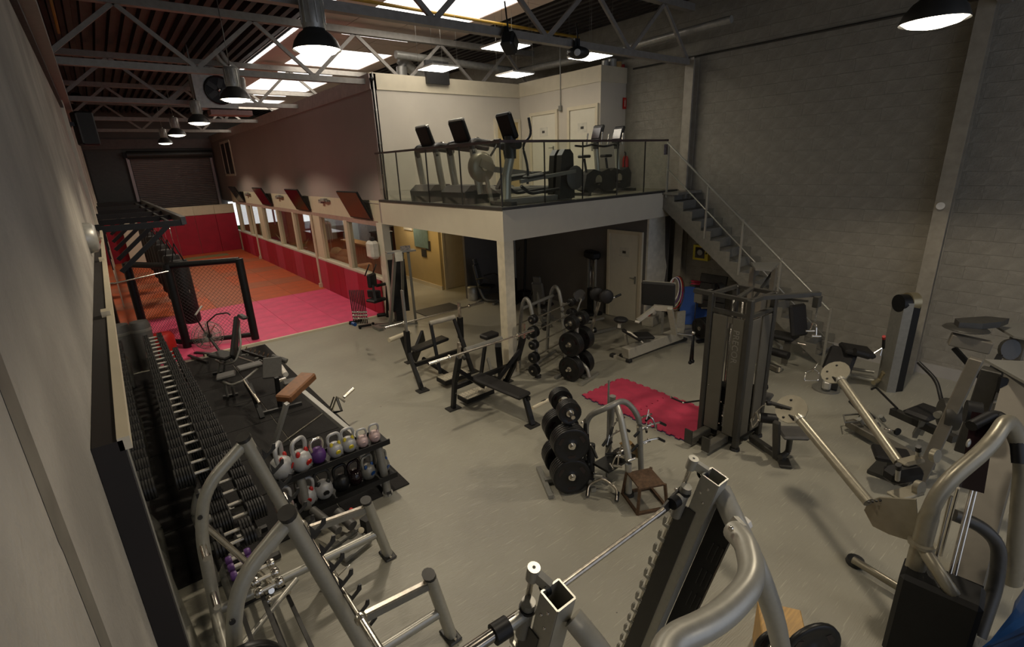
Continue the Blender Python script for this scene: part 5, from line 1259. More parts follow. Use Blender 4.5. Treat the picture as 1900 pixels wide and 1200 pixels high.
tag(M(at(1195, 570, 0)).prism([(0, 0), (.3, 0), (.3, .5), (.05, .4)], at(1192, 590, 0), (.9, .3, 0), (-.1, .1, 1), .01).build('white_board', paper, loc=at(1195, 570, 0)), 'white paper sheet leaning on the closet wall behind the leg press', 'sheet')
# ---- machines under the deck
def sel_tower(px, h, w, label, deg=0, mt_=black):
    b = V(px); t = thing('weight_stack_tower', label, 'gym machine', b, deg)
    for s in (-1, 1): M().tube([(s*w/2, 0, 0), (s*w/2, 0, h-.1)], .035, 8).build('side_post', steel, t)
    M().box((0, 0, h-.1), (w+.12, .26, .2), ch=.05).build('top_cover', black, t)
    m = M()
    for k in range(16): m.box((0, 0, .12+k*.035), (w-.1, .12, .031))
    m.build('weight_stack', black, t)
    for s in (-1, 1): M().tube([(s*.08, 0, .1), (s*.08, 0, h-.15)], .009, 6).build('guide_rod', chrome, t)
    M().box((0, 0, .04), (w+.1, .4, .08), ch=.02).build('base', black, t)
    M().tube([(w/2+.05, -.1, h-.55), (w/2+.1, -.12, h-.45)], .015, 6).build('hook', dark, t)
    return t
sel_tower((9.1, 8.25, 0), 1.62, .36, 'narrow black weight tower left of the white closet door', 70)
sel_tower((8.45, 10.6, 0), 1.95, .42, 'tall black weight tower in the dark behind the beige column', 30)
t, N = T('pull_up_arm', 'curved black arm above the dark weight tower behind the column', 'gym machine', at(975, 560, 0))
N().tube(fillet([(8.7, 10.4, .3), (8.72, 10.3, 2.1), (9.0, 9.9, 2.42), (9.15, 9.7, 2.38)], .2), .035, 8).build('arm', black, t); N().box((8.7, 10.42, .18), (.3, .3, .3), ch=.03).build('base', black, t)
def seated(px, py, label, hgt_=1.15, deg=0, pads=True):
    b = at(px, py, 0); t = thing('seated_machine', label, 'gym machine', b, deg)
    M().tube(fillet([(-.45, 0, .05), (.1, 0, .05), (.25, 0, .4), (.28, 0, .9)], .12), .04, 8).build('frame', steel, t)
    M().box((0, 0, .46), (.42, .36, .08), ch=.03).build('seat', vinyl, t)
    M().box((.26, 0, .82), (.09, .30, .56), rot('Y', 12), ch=.035).build('backrest', gvinyl, t)
    M().beam((-.3, -.3, .04), (-.3, .3, .04), .06, .06).build('foot_bar', steel, t); M().beam((.2, -.3, .04), (.2, .3, .04), .06, .06).build('foot_bar', steel, t)
    for s in (-1, 1): M().tube(fillet([(.2, s*.26, .7), (-.1, s*.32, .78), (-.3, s*.28, .7)], .08), .02, 8).build('handle', dark, t)
    M().box((.32, 0, 1.16), (.06, .20, .16), rot('Y', 12), ch=.02).build('head_pad', gvinyl, t)
    return t
seated(1010, 600, 'dark seated machine with oval head pad behind the barbell rack', deg=200)
seated(905, 560, 'dark incline machine against the black wall left of the column', deg=120)
t, N = T('arm_curl_machine', 'machine with two round black pads on a chrome arm near the closet door', 'gym machine', at(1095, 640, 0))
N().beam(at(1095, 618, .5), at(1112, 560, 1.12), .05, .04, up=(1, 0, 0)).build('chrome_arm', chrome, t)
for q in ((1107, 545), (1125, 550)): N().lathe([(0, -.05), (.12, -.05), (.14, -.03), (.14, .03), (.12, .05), (0, .05)], at(q[0], q[1], 1.2), (-.6, -1, .1), 14).build('round_pad', vinyl, t)
N().tube([at(1132, 555, 1.12), at(1150, 547, 1.18)], .016, 8).build('grip', chrome, t); N().tube([at(1141, 551, 1.15), at(1152, 546, 1.19)], .024, 8).build('grip_sleeve', black, t)
N().tube([at(1060, 585, .7), at(1072, 575, .85), at(1078, 556, 1.05), at(1066, 545, 1.1)], .025, 8).build('curved_arm', steel, t)
N().lathe([(0, -.03), (.13, -.03), (.13, .03), (0, .03)], at(1075, 548, 1.12), (-.4, -1, 0), 14).build('round_shield', gvinyl, t)
N().beam(at(1078, 622, .06), at(1142, 608, .06), .06, .06).build('base_rail', steel, t); N().beam(at(1075, 608, .04), at(1098, 632, .04), .06, .06).build('base_rail', steel, t)
N().tube([at(1095, 632, .1), at(1100, 612, .5)], .03, 8).build('post', steel, t); N().tube([at(1060, 600, .35), at(1100, 595, .4)], .05, 10).build('roller', black, t); N().tube([at(1085, 615, .3), at(1105, 612, .3)], .06, 10).build('roller', black, t)
N().tube(fillet([at(1060, 625, .1), at(1080, 600, .4), at(1120, 590, .4)], .1), .03, 8).build('curved_frame', steel, t)
tag(M(at(880, 555, 0)).lathe([(0, 0), (.13, 0), (.15, .02), (.15, .38), (.13, .40), (0, .40)], at(878, 556, 0), n=18).build('waste_bin', galv, loc=at(880, 555, 0)), 'small steel bin at the corner of the black wall under the deck', 'bin')
# ---- lat tower beside the corridor, boxing trolley, ab machine
t, N = T('lat_pulldown_tower', 'grey A-shaped cable tower with papers taped on top in front of the corridor', 'cable machine', at(745, 600, 0))
for a_, b_ in (((724, 605), (733, 467)), ((748, 590), (746, 467)), ((772, 600), (757, 467))): 
    N().beam(at(a_[0], a_[1], 0), at(b_[0], b_[1], 2.0), .06, .10).build('post', steel, t)
c = at(743, 466, 2.02); N().box(c, (.62, .24, .03), rz(-.25)).build('top_plate', steel, t)
N().box(at(736, 475, 1.93)+V((0, -.1, 0)), (.16, .01, .2), rz(-.25)).build('taped_paper', paper, t); N().box(at(752, 460, 2.08), (.22, .01, .10), rz(-.25)).build('taped_card', mat('printed_card', (.25, .22, .2), .7, 0, .6, 40), t)
m = N()
for k in range(18): m.box(at(742, 592, .12)+V((0, 0, k*.035)), (.2, .26, .031), rz(-.25))
m.build('weight_stack', black, t); N().box(at(740, 530, 1.0), (.03, .4, 1.3), rz(1.1)).build('dark_shroud', black, t)
N().beam(at(700, 604, .03), at(775, 598, .03), .08, .05).build('base', steel, t)
t, N = T('ab_coaster', 'black seated ab machine with raised handles at the edge of the pink mats', 'gym machine', at(700, 600, 0))
N().box(at(690, 520, 1.12), (.30, .10, .34), rz(.5), ch=.03).build('chest_pad', vinyl, t)
for q in (677, 690): N().tube([at(q, 512, 1.2), at(q+8, 490, 1.5)], .016, 6).build('handle', black, t)
N().beam(at(692, 530, 1.0), at(697, 560, .7), .06, .06).build('neck', black, t); N().box(at(698, 556, .62), (.40, .34, .08), rz(.3), ch=.03).build('seat', vinyl, t)
N().box(at(694, 545, .75), (.08, .36, .2), rz(.6), ch=.02).build('side_bolster', vinyl, t)
N().tube([at(718, 530, .9), at(719, 588, .08)], .04, 8).build('post', black, t); N().tube([at(700, 585, .1), at(722, 582, .12)], .05, 10).build('foot_roller', black, t)
N().tube([at(698, 530, .95), at(718, 526, .95)], .04, 8).build('arm_pad', vinyl, t); N().beam(at(695, 603, .03), at(730, 600, .03), .06, .05).build('base', dark, t)
t, N = T('pump_bar_trolley', 'wheeled rack of black pump bars with chrome collars at the mat edge', 'bar rack', at(673, 604, 0))
for i in range(9):
    p = at(657+i*3.1, 600, .12); N().tube([p, p+V((.0, 0, .85))], .013, 6).build('bar', black, t)
    for z in (.14, .22, .30): N().ball(p+V((0, -.03, z)), .028, 6).build('collar', chrome, t)
for i in range(3): N().tube([at(654, 600, .6+.08*i), at(659, 602, .6+.08*i)], .04, 8).build('blue_collar', blueplas, t)
for s in ((648, 598), (665, 606)): N().beam(at(s[0], s[1], .06), at(s[0]+24, s[1]-4, .06), .05, .05).build('foot_bar', black, t)
for q in ((650, 600), (668, 608), (692, 600)): N().cyl(at(q[0], q[1], .035)+V((0, -.015, 0)), at(q[0], q[1], .035)+V((0, .015, 0)), .035, 10).build('castor', black, t)
N().beam(at(695, 605, .04), at(708, 611, .04), .12, .06).build('step_block', steel, t)
# soap/towel box on the post, posters in the corridor
t, N = T('paper_towel_dispenser', 'white rounded dispenser box on the white post by the corridor', 'dispenser', (5.1, 11.8, 1.9))
c = atx(692, 463, 5.02); N().box(c, (.24, .36, .44), ch=.06).build('body', whitep, t); N().box(c+V((0, -.02, .27)), (.1, .12, .10), ch=.02).build('top_catch', dark, t)
for i, (y0, y1, z0, z1, mt_, l) in enumerate([(15.0, 15.6, 1.75, 2.25, paper, 'white framed certificate, left, on the corridor wall'), (14.25, 14.85, 1.7, 2.25, paper, 'white framed certificate, right, on the corridor wall'), (14.0, 14.9, 1.25, 1.95, greenpaper, 'teal poster on the yellowish corridor wall'), (13.9, 14.2, 1.2, 1.5, shade_m, 'small dark picture right of the teal poster'), (14.2, 14.5, .95, 1.2, shade_m, 'small dark picture below the teal poster')]):
    o = M((7.78, y0, z0)).mm((7.775-.01*(i == 2), y0, z0), (7.80, y1, z1)).build('wall_poster', mt_, loc=(7.78, y0, z0)); tag(o, l, 'poster')
# ================================================================ RIGHT SIDE MACHINES
tan = mat('taupe_grey_frame', (.17, .155, .125), .45, .3, .06, 12)
gold = mat('gold_grey_cap', (.36, .31, .19), .35, .6, .06, 12)
# leg extension by the stair
t, N = T('leg_extension_machine', 'leg extension machine with an upright black backrest beside the stair foot', 'gym machine', at(1455, 690, 0))
N().box(at(1481, 594, .94), (.36, .09, .56), rz(-.35)@rot('X', -14), ch=.035).build('backrest', vinyl, t)
N().beam(at(1430, 618, .60), at(1478, 628, .60), .34, .08, ch=.03).build('seat', vinyl, t)
N().tube([at(1427, 650, .38), at(1463, 660, .38)], .07, 12).build('shin_roller', vinyl, t)
N().beam(at(1462, 635, .52), at(1455, 672, .06), .10, .08).build('post', tan, t)
N().beam(at(1415, 672, .06), at(1446, 686, .06), .10, .10, ch=.01).build('base', tan, t); N().box(at(1443, 684, .06), (.10, .1, .09), ch=.01).build('end_cap', cream, t)
N().tube([at(1480, 636, .55), at(1496, 640, .55)], .02, 8).build('handle', chrome, t); N().beam(at(1424, 620, .5), at(1450, 645, .45), .05, .06).build('lever', steel, t)
t, N = T('stair_side_tower', 'weight tower with a flat triangular grey top between stair and cable tower', 'gym machine', at(1425, 690, 0))
zt_ = 1.95; tp = [at(1393, 488, zt_), at(1446, 488, zt_), at(1432, 502, zt_), at(1402, 500, zt_)]
N().prism([(p.x, p.y) for p in tp], (0, 0, zt_), (1, 0, 0), (0, 1, 0), .03).build('top_shelf', steel, t)
for q in (1398, 1438): p = at(q, 494, zt_); N().beam((p.x, p.y, 0), (p.x, p.y, zt_-.02), .08, .07).build('post', tan, t)
p = at(1420, 494, zt_); N().beam(at(1436, 500, 1.85), at(1395, 560, 1.5), .03, .03).build('cable_strut', dark, t); N().box((p.x, p.y, .9), (.25, .12, 1.3)).build('stack_cover', tan, t)
# prone leg curl / glute machine with tall pillar
t, N = T('prone_machine', 'machine with a tall pillar, gold rounded cap and long black bench', 'gym machine', at(1640, 725, 0))
b = at(1640, 724, 0); b2 = at(1656, 718, 0)
d_ = (b2-b).normalized(); n_ = V((-d_.y, d_.x, 0))
H_ = 1.50
N().prism([(.0, -.13), (.15, -.11), (.15, .13), (.0, .15)], (b+b2)/2+V((0, 0, H_/2)), V((.785, -.62, 0)), V((.62, .785, 0)), H_).build('pillar', black, t)
N().prism([(-.12, -.12), (.005, -.15), (.005, .14), (-.12, .12)], (b+b2)/2+V((0, 0, H_/2-.01)), V((.785, -.62, 0)), V((.62, .785, 0)), H_-.02).build('pillar_face', steel, t)
c = (b+b2)/2+V((0, 0, H_))
N().tube([c+V((.785, -.62, 0))*.005+V((0, 0, -.03)), c+V((.785, -.62, 0))*.13+V((0, 0, -.03))], .14, 20).build('rounded_cap', gold, t)
N().tube([c-V((.785, -.62, 0))*.125+V((0, 0, -.05)), c+V((.785, -.62, 0))*.004+V((0, 0, -.05))], .135, 20).build('cap_band', black, t)
N().beam(at(1550, 690, .35), at(1568, 645, .66), .40, .10, ch=.04).build('bench_front', vinyl, t)
N().beam(at(1562, 645, .68), at(1618, 655, .62), .40, .09, ch=.03).build('bench', vinyl, t)
N().tube([at(1585, 652, .70), at(1612, 660, .62)], .06, 10).build('roller', vinyl, t)
for y0 in (0, 10): N().tube([at(1545, 678+y0, .12), at(1622, 690+y0*1.6, .12)], .03, 8).build('floor_tube', silver, t)
N().tube(fillet([at(1620, 710, .12), at(1632, 705, .12), at(1640, 690, .3)], .08), .035, 8).build('gold_elbow', gold, t)
N().beam(at(1546, 722, .05), at(1556, 680, .40), .10, .08).build('front_post', black, t)
N().lathe([(0, 0), (.2, 0), (.2, .03), (0, .05)], at(1532, 722, 0), n=18).build('round_foot', steel, t)
N().box(at(1534, 712, .14), (.2, .12, .16), rz(.3), ch=.03).build('grey_pad', galv, t)
N().tube([at(1639, 645, .72), at(1640, 628, .95)], .022, 8).build('lever', black, t); N().tube([at(1640, 628, .95), at(1640, 624, 1.0)], .024, 8).build('lever_tip', redp, t)
N().tube([at(1618, 657, .6), at(1638, 645, .72), at(1634, 660, .6)], .018, 6).build('linkage', chrome, t)
# seated row / pec machine beyond the trainer arms
t, N = T('tall_frame_machine', 'tall inclined grey frame machine with round top plates at the far right', 'gym machine', (7.3, 1.1, 0))
N().beam(at(1706, 892, .03), at(1812, 665, 1.55), .12, .16, up=(1, 0, .3), ch=.01).build('inclined_post', tan, t)
N().beam(at(1758, 800, .6), at(1805, 672, 1.5), .05, .05).build('black_track', black, t)
N().beam(at(1762, 628, 1.55), at(1838, 645, 1.50), .12, .14, ch=.01).build('top_beam', tan, t)
N().lathe([(0, -.01), (.20, -.01), (.22, .0), (.20, .02), (0, .03)], at(1792, 610, 1.66), (.05, 0, 1), 20).build('round_plate', frame_m, t)
N().prism([(-.30, -.05), (-.1, -.14), (.15, -.12), (.36, -.03), (.2, .1), (-.2, .1)], at(1815, 598, 1.72), (.9, -.6, 0), (.5, .8, 0), .07).build('top_cover', frame_m, t)
N().beam(at(1770, 645, 1.42), at(1824, 705, 1.1), .06, .05).build('brace', black, t)
N().beam(at(1575, 783, .12), at(1728, 868, .10), .14, .10, ch=.01).build('floor_beam', tan, t)
N().beam(at(1655, 762, .36), at(1772, 815, .36), .09, .09).build('seat_beam', frame_m, t)
N().box(at(1716, 765, .58), (.42, .30, .08), rz(-.25), ch=.035).build('seat', vinyl, t)
N().beam(at(1715, 775, .52), at(1697, 808, .10), .05, .07).build('seat_post', steel, t)
N().beam(at(1722, 775, .52), at(1708, 805, .10), .05, .04).build('seat_post', silver, t)
N().tube(fillet([at(1704, 672, 1.25), at(1738, 705, 1.12), at(1745, 735, 1.0), at(1752, 765, .85)], .15), .022, 8).build('lever_handle', black, t)
N().lathe([(0, -.08), (.16, -.08), (.18, -.04), (.18, .06), (0, .08)], at(1762, 768, .86), (.5, -1, 0), 18).build('cam', frame_m, t)
N().tube([at(1745, 768, .85), at(1738, 770, .85)], .04, 10).build('pivot', steel, t)
N().tube(fillet([at(1617, 722, .5), at(1625, 718, .5), at(1665, 758, .45)], .05), .014, 8).build('pull_bar', black, t)
N().box(at(1599, 760, .30), (.30, .26, .05), rz(.7)@rot('X', 30), ch=.01).build('ribbed_foot_plate', dark, t)
for i in range(5): N().box(at(1590+i*5, 752+i*4, .36), (.2, .015, .015), rz(.7)).build('foot_rib', black, t)
for q in ((1600, 785), (1630, 790), (1640, 780)): N().tube([at(q[0], q[1], .22), at(q[0]-6, q[1]-8, .3)], .03, 8).build('adjuster', steel, t)
N().tube([at(1565, 770, .2), at(1595, 768, .2), at(1592, 782, .2), at(1568, 784, .2), at(1565, 770, .2)], .012, 6).build('foot_frame', steel, t)
N().lathe([(0, 0), (.05, 0), (.05, .02), (0, .02)], at(1664, 800, .2), (-.5, -1, 0), 12).build('small_wheel', black, t); N().tube([at(1640, 795, .2), at(1662, 800, .2)], .01, 5).build('rod', chrome, t)
t, N = T('grey_cover_tower', 'grey tower with a pale flat top shelf at the right edge, upper one', 'gym machine', (7.7, .4, 0))
zt_ = 1.62; N().prism([(p.x, p.y) for p in (at(1840, 602, zt_), at(1905, 600, zt_), at(1960, 640, zt_), at(1880, 625, zt_))], (0, 0, zt_), (1, 0, 0), (0, 1, 0), .025).build('top_shelf', steel, t)
p = at(1895, 615, zt_); N().beam((p.x, p.y, 0), (p.x, p.y, zt_-.02), .30, .14).build('post', tan, t); N().lathe([(0, -.02), (.12, -.02), (.12, .02), (0, .02)], at(1873, 648, 1.45), (-.8, -1, .3), 16).build('pulley', frame_m, t)
N().beam(at(1855, 660, 1.42), at(1838, 690, 1.3), .05, .05).build('bracket', black, t)
t, N = T('grey_cover_tower', 'grey inclined tower with a pale flat top shelf at the right edge, lower one', 'gym machine', (6.3, .5, 0))
zt_ = 1.66; N().prism([(p.x, p.y) for p in (at(1826, 668, zt_), at(1905, 672, zt_), at(1960, 700, zt_), at(1905, 712, zt_))], (0, 0, zt_), (1, 0, 0), (0, 1, 0), .025).build('top_shelf', steel, t)
N().beam(at(1790, 838, .7), at(1842, 685, zt_-.03), .16, .14, up=(1, 0, .3), ch=.01).build('post', frame_m, t)
N().beam(at(1862, 700, 1.6), at(1856, 728, 1.45), .05, .06).build('bracket', black, t)
N().tube([at(1831, 745, 1.3), at(1868, 744, 1.3)], .018, 6).build('handle', cream, t); N().tube([at(1838, 728, 1.35), at(1905, 712, 1.4)], .008, 5).build('cable', black, t)
N().beam(at(1895, 700, 1.6), at(1795, 1075, -.0), .22, .16, up=(1, 0, .3)).build('rear_column', tan, t)
# ---- functional trainer with two long arms
t, N = T('functional_trainer', 'champagne-coloured cable trainer with two long arms and big bent tubes at the right', 'cable machine', (4.5, .6, 0))
def arm(pv, en, sgn):
    a, b = pv, en; N().tube([a, b], .042, 12).build('arm_tube', champ, t)
    d = (b-a).normalized(); sd, u = frame(d, (0, 0, 1))
    e = b+d*.10
    pts = [(.13*math.cos(q)*1.15, .14*math.sin(q)) for q in [i*2*math.pi/16 for i in range(16)]]
    vw = (e-O).normalized(); u = d.cross(vw).normalized(); N().prism(pts, e, d, u, .012).build('end_plate', champ, t)
    for px, py in ((.06, .06), (.08, -.05), (-.03, .1)): N().ball(e+d*px+u*py-vw*.008, .013, 6).build('bolt', dark, t)
    N().tube([b-d*.02, b-d*.05], .047, 12).build('sleeve', silver, t); N().box(b+d*.02+u*.04, (.07, .03, .03), rz(math.atan2(d.y, d.x))).build('sticker_block', black, t)
    return e, d, u
A1, B1 = at(1612, 932, 1.15), at(1480, 773, 1.42)
A2, B2 = at(1668, 858, 1.15), at(1558, 702, 1.45)
e1, d1, u1 = arm(A1, B1, 1); e2, d2, u2 = arm(A2, B2, 1)
for (p, q1, q2) in ((B1, (1447, 747), (1395, 800)), (B2, (1518, 672), (1500, 710))): pass
N().tube([e1, at(1432, 748, 1.45)], .02, 8).build('ball_stop', dark, t)
# stirrup on the far arm
t4, N4 = T('trainer_stirrup', 'chrome stirrup handle hanging from the far trainer arm', 'cable handle', at(1505, 695, 1.3))
N4().tube([at(1518, 673, 1.45), at(1507, 690, 1.35)], .006, 5).build('strap', chrome, t4); N4().tube(fillet([at(1510, 684, 1.38), at(1495, 690, 1.34), at(1492, 706, 1.25), at(1518, 706, 1.25), at(1519, 690, 1.34), at(1510, 684, 1.38)], .02), .006, 5).build('frame', chrome, t4)
# pivot plates
N().prism([(q_.y, q_.z) for q_ in (atx(px_, py_, 4.12) for px_, py_ in ((1604, 945), (1612, 930), (1632, 922), (1700, 926), (1706, 1008), (1682, 1000), (1650, 990), (1620, 975)))], (4.12, 0, 0), (0, 1, 0), (0, 0, 1), .02).build('pivot_plate', champ, t)
m = N()
for i in range(7):
    a = math.radians(60+i*28); m.ball(at(1628, 955, 1.10)+V((1, -.6, -.35)).normalized()*(.03-.09*math.cos(a)*-1)*0+V((0, 0, 0)), .001, 4)
for i in range(6): N().cyl(at(1612+i*7, 932-i*1, 1.17), at(1612+i*7, 930-i*1, 1.18), .009, 8).build('index_hole', black, t)
N().tube([at(1585, 900, 1.05), at(1640, 952, 1.0)], .018, 8).build('gas_strut', black, t); N().tube([at(1548, 840, 1.2), at(1590, 905, 1.05)], .006, 5).build('cable', steel, t)
N().lathe([(0, -.02), (.06, -.02), (.06, .02), (0, .02)], at(1705, 905, 1.12), (-.3, -1, .2), 16).build('pulley', champ, t); N().lathe([(0, -.02), (.06, -.02), (.06, .02), (0, .02)], at(1735, 845, 1.15), (-.3, -1, .2), 16).build('pulley', champ, t)
N().box(at(1675, 878, 1.12), (.30, .16, .14), rz(-.5), ch=.04).build('gearbox', black, t); N().box(at(1690, 855, 1.2), (.22, .10, .05), rz(-.4), ch=.02).build('upper_plate', champ, t)
N().box(at(1680, 915, 1.08), (.26, .12, .03), rz(-.4), ch=.01).build('lower_plate', champ, t)
for q in ((1665, 882), (1702, 848)): N().tube([at(q[0], q[1]+8, 1.15), at(q[0]+2, q[1]-12, 1.28)], .018, 8).build('plunger', silver, t); N().tube([at(q[0]+2, q[1]-12, 1.28), at(q[0]+2, q[1]-20, 1.33)], .022, 8).build('plunger_grip', black, t)
# main bent tube, second tube, rods, stack
mt0 = fillet([(4.1, .48, .02), (4.1, .48, 1.42), (4.42, .30, 1.74), (4.72, .28, 1.86), (4.95, .15, 1.5), (5.1, .0, 0.3)], .22, 7)
N().tube(mt0, .050, 14, ry=.062).build('main_tube', champ, t)
N().tube(fillet([at(1712, 1015, .95), at(1750, 1075, .85), at(1795, 1140, .55), at(1800, 1215, .1)], .2, 6), .045, 12).build('side_tube', champ, t)
N().tube([(4.1, .48, .96), (4.1, .48, .985)], .085, 14).build('clamp_ring', champ, t)
N().tube([at(1583, 1038, .10), at(1672, 1092, .10)], .035, 10).build('foot_tube', champ, t); N().lathe([(0, .07), (.07, .06), (.08, .02), (.07, 0), (0, 0)], at(1586, 1046, 0), n=14).build('rubber_foot', rubber, t)
N().tube(fillet([at(1770, 955, .9), at(1820, 975, .85), at(1855, 1010, .7), at(1850, 1080, .4), at(1815, 1180, 0.05)], .2, 6), .05, 10).build('rear_tube', frame_m, t)
for k, (q0, q1) in enumerate((((1745, 1030), (1778, 905)), ((1722, 1090), (1765, 920)), ((1770, 1075), (1820, 870)), ((1757, 1085), (1812, 875)))):
    N().tube([at(q0[0], q0[1], .55), at(q1[0], q1[1], 1.35)], .012, 8).build('guide_rod', chrome, t)
m = N()
for k in range(14): m.box(at(1730, 1160, .12)+V((0, 0, k*.034)), (.22, .42, .030), rz(.1))
m.build('weight_stack', black, t)
N().box(at(1728, 1150, .38), (.28, .46, .75), rz(.1), ch=.03).build('stack_shroud', black, t)
N().prism([(-.22, -.24), (.02, -.28), (.24, .0), (.22, .22), (-.02, .30), (-.20, .06)], at(1815, 835, 1.45), V((1, .1, -.1)), V((.2, .1, 1)), .14).build('top_shroud', screen_m, t)
N().ball(at(1797, 822, 1.62), .035, 10, (1, .4, 1)).build('emblem', silver, t)
N().tube(fillet([at(1802, 790, 1.7), at(1850, 765, 1.75), at(1885, 800, 1.7), at(1890, 860, 1.5)], .15, 5), .04, 10).build('rear_hoop', black, t)
N().lathe([(0, -.05), (.10, -.05), (.10, .05), (0, .05)], at(1805, 765, 1.5), (.3, -1, 0), 14).build('round_housing', black, t)
t, N = T('far_bench_pad', 'black bench pad lying low behind the far trainer arm', 'bench', at(1640, 850, .0))
N().beam(at(1620, 838, .42), at(1690, 850, .42), .30, .07, ch=.02).build('pad', vinyl, t); N().beam(at(1655, 850, .38), at(1650, 885, .0), .07, .07).build('post', frame_m, t); N().beam(at(1645, 888, .03), at(1670, 860, .03), .4, .04).build('base', frame_m, t)
# column behind the trainer
# blue seat shell at the right edge
t, N = T('blue_foam_wedge', 'blue curved plastic shell at the bottom right corner', 'seat shell', (3.9, -.1, 0))
N().tube([(3.9, -.18, 0.02), (3.88, -.16, .5), (3.95, -.12, .95), (4.15, -.16, 1.32)], .16, 12, r2=.05, ry=.22).build('shell', blueplas, t)
N().tube([(4.05, -.30, 0.02), (4.05, -.28, .6), (4.1, -.25, 1.1)], .14, 10, r2=.06).build('inner_pad', black, t)
# ================================================================ FOREGROUND SMITH MACHINE
t, N = T('smith_machine', 'silver smith machine with notched uprights and a curved rear arch, bottom foreground', 'smith machine', (1.6, 1.1, 0))
SX = (1.055, 2.21); YTOP, YBOT = 1.115, 1.62; ZTOP = 2.1
lean = V((0, YTOP-YBOT, ZTOP)).normalized(); ln = V((0, lean.z, -lean.y)).normalized()   # ln points forward (+y)
for i, x in enumerate(SX):
    top = V((x, YTOP, ZTOP)); bot = V((x, YBOT, 0.02)); w = .048; th = .004
    for sx, sy in ((-1, 0), (1, 0)): N().beam(bot+V((sx*w, 0, 0)), top+V((sx*w, 0, 0)), th*2, w*2, up=ln).build('upright_wall', silver, t)
    for s in (-1, 1): N().beam(bot+ln*w*s, top+ln*w*s, w*2, th*2, up=ln).build('upright_wall', silver, t)
    # guide rod with its disc and bracket
    gt = top+ln*.115+V((-.03 if i == 0 else -.04, 0, .03)); gb = bot+ln*.115+V((-.03, 0, 0))
    N().tube([gt, gb], .013, 10).build('guide_rod', chrome, t)
    N().tube([gt+lean*.02, gt-lean*.05], .027, 16).build('rod_cap', silver, t); N().cyl(gt+lean*.0205, gt+lean*.0215, .007, 10).build('cap_hole', black, t)
    N().beam(gt-lean*.01, top+ln*.05-lean*.01, .03, .05, up=lean).build('rod_bracket', silver, t)
    N().lathe([(.025, -.008), (.03, -.01), (.03, .01), (.025, .008)], top+ln*.06-lean*.03+V((-.01, 0, 0)), (1, 0, 0), 14).build('cable_wheel', black, t)
    # notched catch plate
    px = x-.056 if i == 0 else x-.056
    m = N(); prof = []
    L = 1.78; k = 15; st = L/k
    N().beam(top+V((px-x, 0, 0))-lean*.25+ln*.055, top+V((px-x, 0, 0))-lean*(.25+L)+ln*.055, .006, .10, up=ln).build('catch_plate', frame_m, t)
    for j in range(k):
        c = top+V((px-x, 0, 0))-lean*(.32+j*st)+ln*.115
        N().prism([(-.01, -.045), (.034, -.045), (.042, .0), (.038, .025), (.026, .02), (.022, -.022), (-.01, -.022)], c, ln, lean, .014).build('catch_hook', silver, t)
    for j in range(3): N().ball(top+V((-.052, 0, 0))-lean*(.06+j*.05)+ln*(.02 if j % 2 else -.01), .009, 6).build('bolt', chrome, t)
    N().beam(bot+V((0, -.9, .05)), bot+V((0, .35, .05)), .09, .07).build('base_rail', silver, t)
bz_ = 1.94; yb_ = 1.25
N().tube([(1.09, yb_, bz_), (1.96, yb_, bz_)], .0145, 12).build('bar_shaft', wornchrome, t)
N().tube([(.60, yb_+.01, bz_+.01), (1.02, yb_, bz_)], .026, 14).build('bar_sleeve', mat('dark_chrome', (.28, .26, .23), .22, .9), t)
N().tube([(.83, yb_+.005, bz_), (.90, yb_, bz_)], .042, 16).build('rubber_stop', black, t)
N().tube([(.90, yb_, bz_), (1.04, yb_, bz_)], .028, 14).build('inner_sleeve', silver, t)
N().tube([(2.05, yb_, bz_), (2.16, yb_, bz_)], .028, 14).build('inner_sleeve', silver, t); N().tube([(2.03, yb_, bz_), (2.08, yb_, bz_)], .034, 14).build('rubber_stop', black, t)
for xx in (1.0, 2.14):
    N().tube([V((xx, yb_, bz_))+lean*.07, V((xx, yb_, bz_))-lean*.16], .03, 14).build('linear_bearing', steel, t)
    N().tube([V((xx, yb_, bz_))+lean*.035, V((xx, yb_, bz_))+lean*.02], .036, 14).build('bearing_ring', black, t)
N().prism([(-.03, -.03), (.14, .03), (.24, .045), (.24, .0), (.10, -.05), (.0, -.05)], (1.93, yb_+.02, bz_-.0), (1, 0, 0), (0, 0, 1), .012).build('hook_lever', dark, t)
N().ball((2.12, yb_+.03, bz_+.03), .014, 8).build('bolt', chrome, t)
# rear frame
xr = 2.24
p_top = at(1336, 908, 1.98)
N().tube(fillet([p_top, at(1372, 985, 1.86), at(1408, 1060, 1.66), at(1436, 1140, 1.30), at(1462, 1260, .2)], .5, 8), .056, 14).build('rear_leg', silver, t)
N().tube(fillet([(1.1, 1.08, 1.98), (1.14, .92, 1.86), (1.20, .72, 1.4), (1.25, .55, .1)], .3, 6), .05, 14, ry=.035).build('rear_leg', silver, t)
arch = fillet([at(1362, 985, 2.05), at(1385, 1010, 2.07), at(1400, 1075, 2.10), at(1335, 1150, 2.12), at(1215, 1200, 2.14), (.95, .50, 2.15), (.55, .62, 2.12)], .28, 8)
N().tube(arch, .052, 18).build('rear_arch', silver, t)
N().prism([(-.04, -.03), (.05, -.04), (.10, -.03), (.16, -.01), (.10, .02), (.02, .04), (-.04, .03)], at(1368, 978, 2.06), at(1395, 1030, 2.02)-at(1350, 965, 2.06), V((.2, -.4, 1)), .03).build('arch_bracket', silver, t)
N().ball(at(1356, 980, 2.12), .014, 8).build('bolt', chrome, t)
